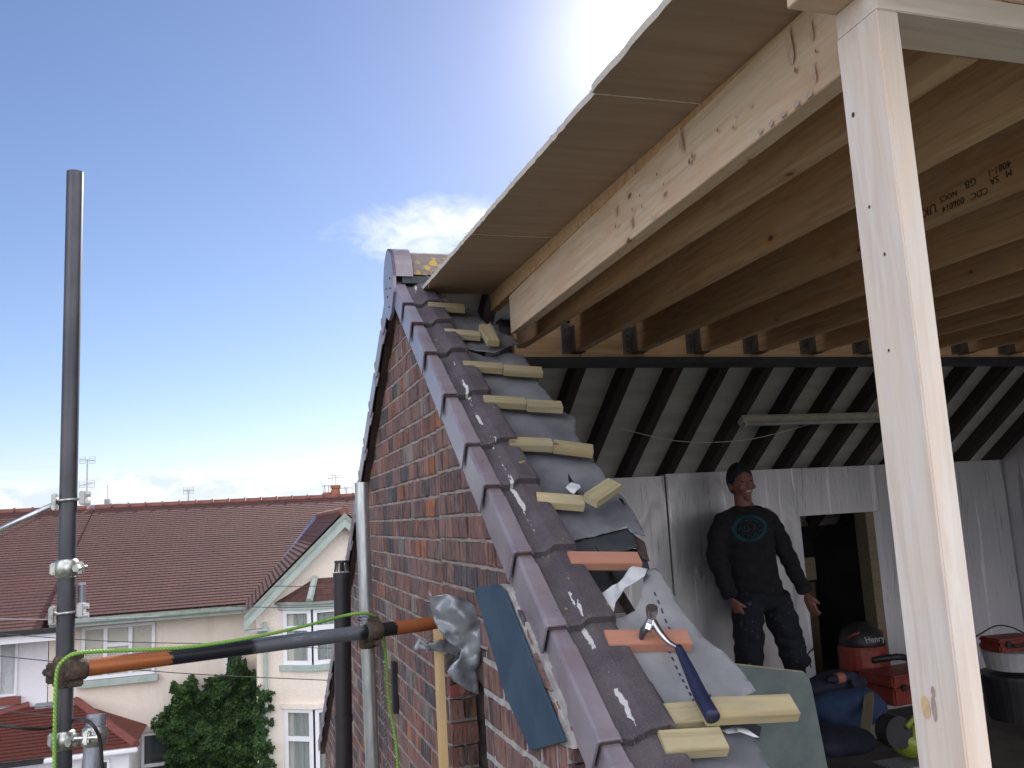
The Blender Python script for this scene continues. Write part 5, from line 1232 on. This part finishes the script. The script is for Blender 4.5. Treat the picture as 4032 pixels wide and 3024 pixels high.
# canted bay with its own hipped roof
bx0, bx1 = fx(609, 1380, GY), fx(609, 1380, GY)+2.6
BYF = GY-.42; ca = .60
def bay(z0, z1, nm, mt, e=0.0): v_, f_ = prism([(bx0-e, GY, z0), (bx0+ca-e*.4, BYF-e, z0), (bx1-ca+e*.4, BYF-e, z0), (bx1+e, GY, z0)], (0, 0, z1-z0)); return mk(nm, v_, f_, mt, CH)
zz_ = lambda v: onY(640, v, BYF).z
U1, U0, L1, L0 = zz_(1319), zz_(1440), zz_(1536), zz_(1536)-1.75
bay(GZ, L0-.002, 'bay_wall', M['cream']); bay(L1+.10, U0-.122, 'bay_wall', M['cream']); bay(L1+.002, L1+.098, 'bay_cornice', M['cream'], .06); bay(U0-.12, U0-.002, 'bay_sill', M['sage'], .07); bay(U1+.002, U1+.11, 'bay_fascia', M['sage'], .08); bay(U1+.112, U1+.165, 'bay_gutter', M['sage_dark'], .14)
for (z0_, z1_) in ((U0, U1), (L0, L1)):
    window(CH, bx0+.02, bx0+ca-.02, z0_+.0, z1_-.0, GY, ((0, 1, .34),), .08, ang=-math.atan((GY-BYF)/ca))
    window(CH, bx0+ca+.02, bx1-ca-.02, z0_+.0, z1_-.0, BYF, ((0, .5, .34), (.5, 1, .34)), .08)
e = .15; zr0, zr1 = U1+.166, U1+.60
hv_ = [(bx0-e, GY+.02, zr0), (bx0+ca-e*.4, BYF-e, zr0), (bx1-ca+e*.4, BYF-e, zr0), (bx1+e, GY+.02, zr0), (bx0+ca+.1, GY-.001, zr1), (bx1-ca-.1, GY-.001, zr1)]
mk('bay_roof', hv_, [(0, 1, 4), (1, 2, 5, 4), (2, 3, 5), (0, 4, 5, 3), (0, 3, 2, 1)], M['roof'], CH)
mk('hip_lead', *tubeg([Vector(hv_[1])+Vector((0, 0, .02)), Vector(hv_[4])+Vector((0, -.02, .02))], .07, 6), M['sage'], CH)
# white house on the left
WH = thing('white_house', 'white rendered house with black gutter and red sill at the left edge', 'house', (-8, 24, GZ))
mk('wall', *boxg((-16, FYW+.0, GZ), (xs_-.01, 34, RZE-.28)), M['white_render'], WH)
strips('roof', -16, xs_-.012, RY0-.25, RZE-.15, RYR, RZR-.004, M['roof'], WH, 46)
v_, f_ = prism([(-16, RY0-.25, RZE-.18), (-16, 34.6, RZE-.18), (-16, RYR, RZR-.04)], (16+xs_-.02, 0, 0)); mk('roof_body', v_, f_, M['roof'], WH)
xx = -16
while xx < xs_-.4: mk('ridge_tile', *tubeg([(xx+.01, RYR, RZR), (xx+.44, RYR, RZR), (xx+.455, RYR, RZR+.01), (xx+.47, RYR, RZR+.01)], .1, 10, rads=[.095, .095, .115, .115]), M['ridge_red'], WH); xx += .475
mk('gutter', *boxg((-16, RY0-.36, RZE-.25), (xs_+.45, RY0-.24, RZE-.14)), M['black'], WH, bevel=.02); mk('fascia', *boxg((-16, RY0-.235, RZE-.42), (xs_+.55, RY0-.2, RZE-.26)), M['upvc'], WH)
wx0, wx1 = fx(-40, 1430, FYW), fx(39, 1430, FYW)
window(WH, wx0, wx1, -3.42, -2.2, FYW-.03, ((0, .5, 0), (.5, 1, 0)), .05); mk('sill', *boxg((wx0, FYW-.14, -3.60), (wx1+.08, FYW, -3.44)), M['red_paint'], WH)
yd = 23.6; zd0, zd1 = onY(60, 1322, yd).z, onY(60, 1287, yd).z
mk('roof_upstand', *boxg((-14, yd, zd0-.25), (fx(140, 1300, yd), yd+1.6, zd1)), M['white_render'], WH); mk('upstand_flashing', *boxg((-14, yd-.03, zd1), (fx(141, 1300, yd), yd+1.6, zd1+.03)), M['upvc'], WH)
# tiled porch in front of both
PO = thing('tiled_porch', 'porch with a red hipped tile roof at the bottom left below the white house', 'porch', (-5, 21, GZ))
pe = onY(293, 1612, 20.4); pl = onY(-60, 1665, 20.4); pz0 = pe.z
ra, rb = onY(62, 1528, FYW-.02), onY(163, 1512, FYW-.02)
hv_ = [(-9.5, 20.4, pz0), (pe.x, 20.4, pz0), (pe.x, FYW-.005, pz0), (-9.5, FYW-.005, pz0), (ra.x, FYW-.01, ra.z), (rb.x, FYW-.01, ra.z)]
mk('roof', hv_, [(0, 1, 5, 4), (1, 2, 5), (0, 4, 3), (3, 4, 5, 2), (0, 3, 2, 1)], M['roof_red'], PO)
n_c = 16
for i in range(n_c):
    a, b = i/n_c, (i+.93)/n_c; l0, l1 = Vector(hv_[0]).lerp(Vector(hv_[4]), a), Vector(hv_[1]).lerp(Vector(hv_[5]), a); u0, u1 = Vector(hv_[0]).lerp(Vector(hv_[4]), b), Vector(hv_[1]).lerp(Vector(hv_[5]), b)
    up_ = Vector((0, -.025, .045)); mk('tile_course', [l0+up_, l1+up_, u1+up_*.3, u0+up_*.3, l0, l1], [(0, 1, 2, 3), (4, 5, 1, 0)], M['roof_red'], PO)
mk('hip_tiles', *merge([tubeg([Vector(hv_[1])+Vector((0, 0, .03)), Vector(hv_[5])+Vector((0, 0, .04))], .09, 8), tubeg([Vector(hv_[0])+Vector((0, 0, .03)), Vector(hv_[4])+Vector((0, 0, .04))], .09, 8)]), M['red_paint'], PO)
mk('ridge_flashing', *boxg((ra.x+.15, FYW-.16, ra.z-.12), (rb.x, FYW-.02, ra.z+.07)), M['lead_grey'], PO)
mk('gutter', *boxg((fx(95, 1650, 20.35), 20.28, pz0-.10), (pe.x+.05, 20.4, pz0-.01)), M['upvc'], PO, bevel=.02); mk('gutter_dark', *boxg((-9.5, 20.28, pz0-.10), (fx(94, 1650, 20.35), 20.4, pz0-.01)), M['black'], PO, bevel=.02)
mk('wall', *boxg((-9.4, 20.55, GZ), (pe.x-.12, FYW-.01, pz0-.03)), M['white_render'], PO)
dx0 = fx(232, 1640, 20.5); mk('door_frame', *boxg((dx0-.45, 20.50, GZ), (pe.x-.14, 20.548, pz0-.12)), M['upvc'], PO); window(PO, dx0-.4, dx0+.05, -6.6, pz0-.2, 20.47, ((0, 1, 0),), .05, dark=True)
# climbing plant: many leaves over a real outline
def foliage(name, outline, y, depth, n, label, cat, seed, size=(.05, .10), light=.25, stem=True, cover=None):
    rr = random.Random(seed); P = [onY(u, v, y) for u, v in outline]; xs0 = [p.x for p in P]; zs0 = [p.z for p in P]
    t_ = thing(name, label, cat, (sum(xs0)/len(xs0), y, min(zs0)))
    def ins(x, z):
        r_ = False
        for i in range(len(P)):
            a, b = P[i], P[i-1]
            if (a.z > z) != (b.z > z) and x < (b.x-a.x)*(z-a.z)/(b.z-a.z+1e-12)+a.x: r_ = not r_
        return r_
    V1, F1, V2, F2 = [], [], [], []; k = 0
    while k < n:
        x, z = rr.uniform(min(xs0)-.1, max(xs0)+.1), rr.uniform(min(zs0), max(zs0)+.1)
        q = Vector((x, 0, z)); jx_ = x+mnoise.noise(q*3)*.22+mnoise.noise(q*9)*.12; jz_ = z+mnoise.noise(q*3+Vector((9, 0, 0)))*.22+rr.uniform(-.10, .04)*(rr.random() < .3)
        if not ins(jx_, jz_): continue
        bulge = .5+.5*mnoise.noise(Vector((x*1.3, 3, z*1.3)))+.35*mnoise.noise(Vector((x*4, 7, z*4)))
        dpt = depth*max(.12, bulge)*(1-rr.random()**2.2*.75)
        c_ = Vector((x, y-dpt, z)); s_ = rr.uniform(*size)
        nrm = Vector((rr.uniform(-.9, .9), rr.uniform(-1.3, -.1), rr.uniform(-.2, 1.1))).normalized(); a = nrm.cross(Vector((rr.uniform(-1, 1), .3, rr.uniform(-1, 1)))).normalized(); b = nrm.cross(a)
        lv = [c_+a*s_*.9, c_+b*s_*.45+nrm*s_*.12, c_-a*s_*.8, c_-b*s_*.45+nrm*s_*.12]
        tgt = (V2, F2) if rr.random() < light*(.4+1.2*max(0, mnoise.noise(q*2.2)+.3)) else (V1, F1)
        m = len(tgt[0]); tgt[0].extend(lv); tgt[1].append((m, m+1, m+2, m+3)); k += 1
    mk('leaves', V1, F1, M['ivy'], t_); mk('young_leaves', V2, F2, M['ivy_light'], t_)
    if stem:
        st_ = []
        for k in range(9):
            x = rr.uniform(min(xs0)+.5, max(xs0)-.3); st_.append(tubeg([Vector((x, y-.03, GZ)), Vector((x+rr.uniform(-.3, .3), y-.03, -5.2)), Vector((x+rr.uniform(-.4, .4), y-.03, -4.2))], .02, 6))
        mk('stems', *merge(st_), M['stem'], t_)
    return t_
ivy = [(383, 1463), (395, 1476), (410, 1478), (417, 1455), (424, 1478), (432, 1492), (445, 1478), (465, 1470), (490, 1464), (492, 1440), (500, 1420), (520, 1425), (524, 1458), (545, 1455), (575, 1462), (576, 1500), (580, 1560), (578, 1620), (580, 1680), (362, 1680), (356, 1640), (362, 1600), (338, 1560), (360, 1545), (372, 1540), (378, 1500)]
foliage('climbing_plant', ivy, FYW, .75, 19000, 'dark green ivy covering the cream house wall around the narrow window', 'climbing plant', 4, (.035, .105))
foliage('climbing_plant', [(560, 1500), (572, 1478), (580, 1500), (583, 1540), (580, 1600), (584, 1680), (556, 1690), (554, 1560)], GY-.02, .3, 1300, 'narrow strand of ivy climbing the corner of the cream gable beside the downpipe', 'climbing plant', 14, (.04, .075), .12, False)
foliage('shrub', [(655, 1665), (662, 1640), (680, 1632), (694, 1640), (697, 1680), (655, 1690)], 20.4, .5, 1500, 'green shrub top in front of the ground floor bay window', 'shrub', 6, (.04, .08), .5, False)
# low front garden wall
tag(mk('garden_wall', *merge([boxg((-16, 18.85, -6.76), (12, 19.07, -5.95)), boxg((-16, 18.82, -5.95), (12, 19.10, -5.88))]), M['mortar']), 'low front garden wall along the far pavement', 'wall')

# aerials, chimneys and roof bits beyond the ridge
def aerial(u, v0, v1, y, label, fans, cat='aerial'):
    b, tp_ = onY(u, v1, y), onY(u, v0, y); b.x = tp_.x = (b.x+tp_.x)/2; t_ = thing('tv_aerial', label, cat, b, 'tv aerials')
    mk('mast', *tubeg([b-Vector((0, 0, .5)), tp_], .022, 8), M['aerial'], t_)
    for (zf, w_, tilt) in fans:
        c = b.lerp(tp_, zf); g_ = [tubeg([c+Vector((-w_*.5, 0, tilt*w_*.2)), c+Vector((w_*.5, 0, -tilt*w_*.2))], .012, 6)]
        for s_ in (-1, 1):
            a = c+Vector((-w_*.5 if s_ < 0 else w_*.12, 0, -.10)); g_ += [tubeg([a, a+Vector((w_*.38, 0, 0)), a+Vector((w_*.38, 0, .20)), a+Vector((0, 0, .20)), a], .008, 5)]
            for j in range(1, 3): g_.append(tubeg([a+Vector((0, 0, .07*j)), a+Vector((w_*.38, 0, .07*j))], .005, 5))
        mk('element', *merge(g_), M['aerial'], t_)
aerial(188, 992, 1085, 29.4, 'tall double tv aerial on the ridge just right of the dark scaffold tube', ((.98, .44, .2), (.42, .44, -.4)))
aerial(407, 1058, 1082, 29.4, 'small tv aerial alone above the middle of the long ridge', ((.95, .30, 0),))
aerial(748, 1052, 1072, 29.4, 'small tv aerial at the right beside the brick verge', ((.9, .42, 0),))
CP = thing('chimney_pot', 'terracotta chimney pot with an aerial above the far ridge', 'chimney pot', onY(724, 1072, 29.4), 'chimney pots')
q = onY(724, 1072, 29.4); q2 = onY(725, 1048, 29.4)
mk('pot', *tubeg([q-Vector((0, 0, .4)), q, q2-Vector((0, 0, .12)), q2-Vector((0, 0, .11)), q2], .16, 16, rads=[.2, .19, .13, .16, .16]), M['terracotta'], CP)
mk('aerial_rods', *merge([tubeg([q2, q2+Vector((0, 0, .35))], .012, 6), tubeg([q2+Vector((-.25, 0, .22)), q2+Vector((.12, 0, .26))], .01, 5), tubeg([q2+Vector((-.25, 0, .34)), q2+Vector((.18, 0, .33))], .01, 5), tubeg([q2+Vector((-.1, 0, .12)), q2+Vector((-.1, 0, .36))], .008, 5)]), M['aerial'], CP)
CQ = thing('chimney_pot', 'short red chimney pot with a wire cage left of the taller pot', 'chimney pot', onY(706, 1073, 29.4), 'chimney pots')
q = onY(706, 1073, 29.4); mk('pot', *tubeg([q-Vector((0, 0, .4)), q+Vector((0, 0, .14))], .13, 14), M['terracotta'], CQ)
mk('cage', *merge([tubeg([q+Vector((math.cos(a)*.1, math.sin(a)*.1, .14)), q+Vector((math.cos(a)*.13, math.sin(a)*.13, .36))], .008, 5) for a in [k*1.05 for k in range(6)]]+[tubeg([q+Vector((0, 0, .35)), q+Vector((0, 0, .37))], .14, 12)]), M['aerial'], CQ)
RV = thing('roof_turret', 'small grey roof turret with a spike showing over the ridge', 'roof turret', onY(230, 1094, 30))
q = onY(232, 1091, 30); mk('base', *boxg((q.x-.45, 29.7, q.z-.8), (q.x+.45, 30.5, q.z+.02)), M['lead_grey'], RV); mk('cap', *boxg((q.x-.08, 29.9, q.z+.02), (q.x+.08, 30.1, q.z+.18)), M['lead_grey'], RV); mk('spike', *tubeg([(q.x, 30, q.z+.18), (q.x, 30, q.z+.62)], .012, 5), M['aerial'], RV)
tag(mk('chimney_stack', *boxg((fx(152, 1095, 29.5), 29.4, 0), (fx(192, 1095, 29.5), 30.1, onY(190, 1093, 29.5).z)), M['terracotta']), 'low orange brick chimney stack behind the dark scaffold tube', 'chimney')
# overhead wires
W_ = [((-20, 1337), (345, 1331), 16, 'pale'), ((-20, 1368), (520, 1391), 15, ''), ((-20, 1415), (720, 1470), 14, ''), ((-20, 1530), (130, 1548), 14, ''), ((590, 1266), (730, 1264), 17, ''), ((500, 1310), (730, 1309), 17, ''), ((640, 1397), (730, 1400), 17, '')]
words = ['pale overhead wire level with the black gutter', 'dark overhead wire crossing the top of the cream house window', 'dark overhead wire crossing behind the ledger to the flue pipe', 'dark overhead wire above the porch ridge at the left edge', 'overhead wire across the cream gable top', 'overhead wire across the foot of the barge board', 'overhead wire across the bay window']
for (a, b, y, pale), wd_ in zip(W_, words):
    p, q = onY(a[0], a[1], y), onY(b[0], b[1], y); m_ = (p+q)/2+Vector((0, 0, -.012*(q-p).length))
    tag(mk('overhead_wire', *tubeg(smoothpts([p, m_, q], 8), .007, 5), M['aerial'] if pale else M['wire']), wd_, 'wire', 'overhead wires')
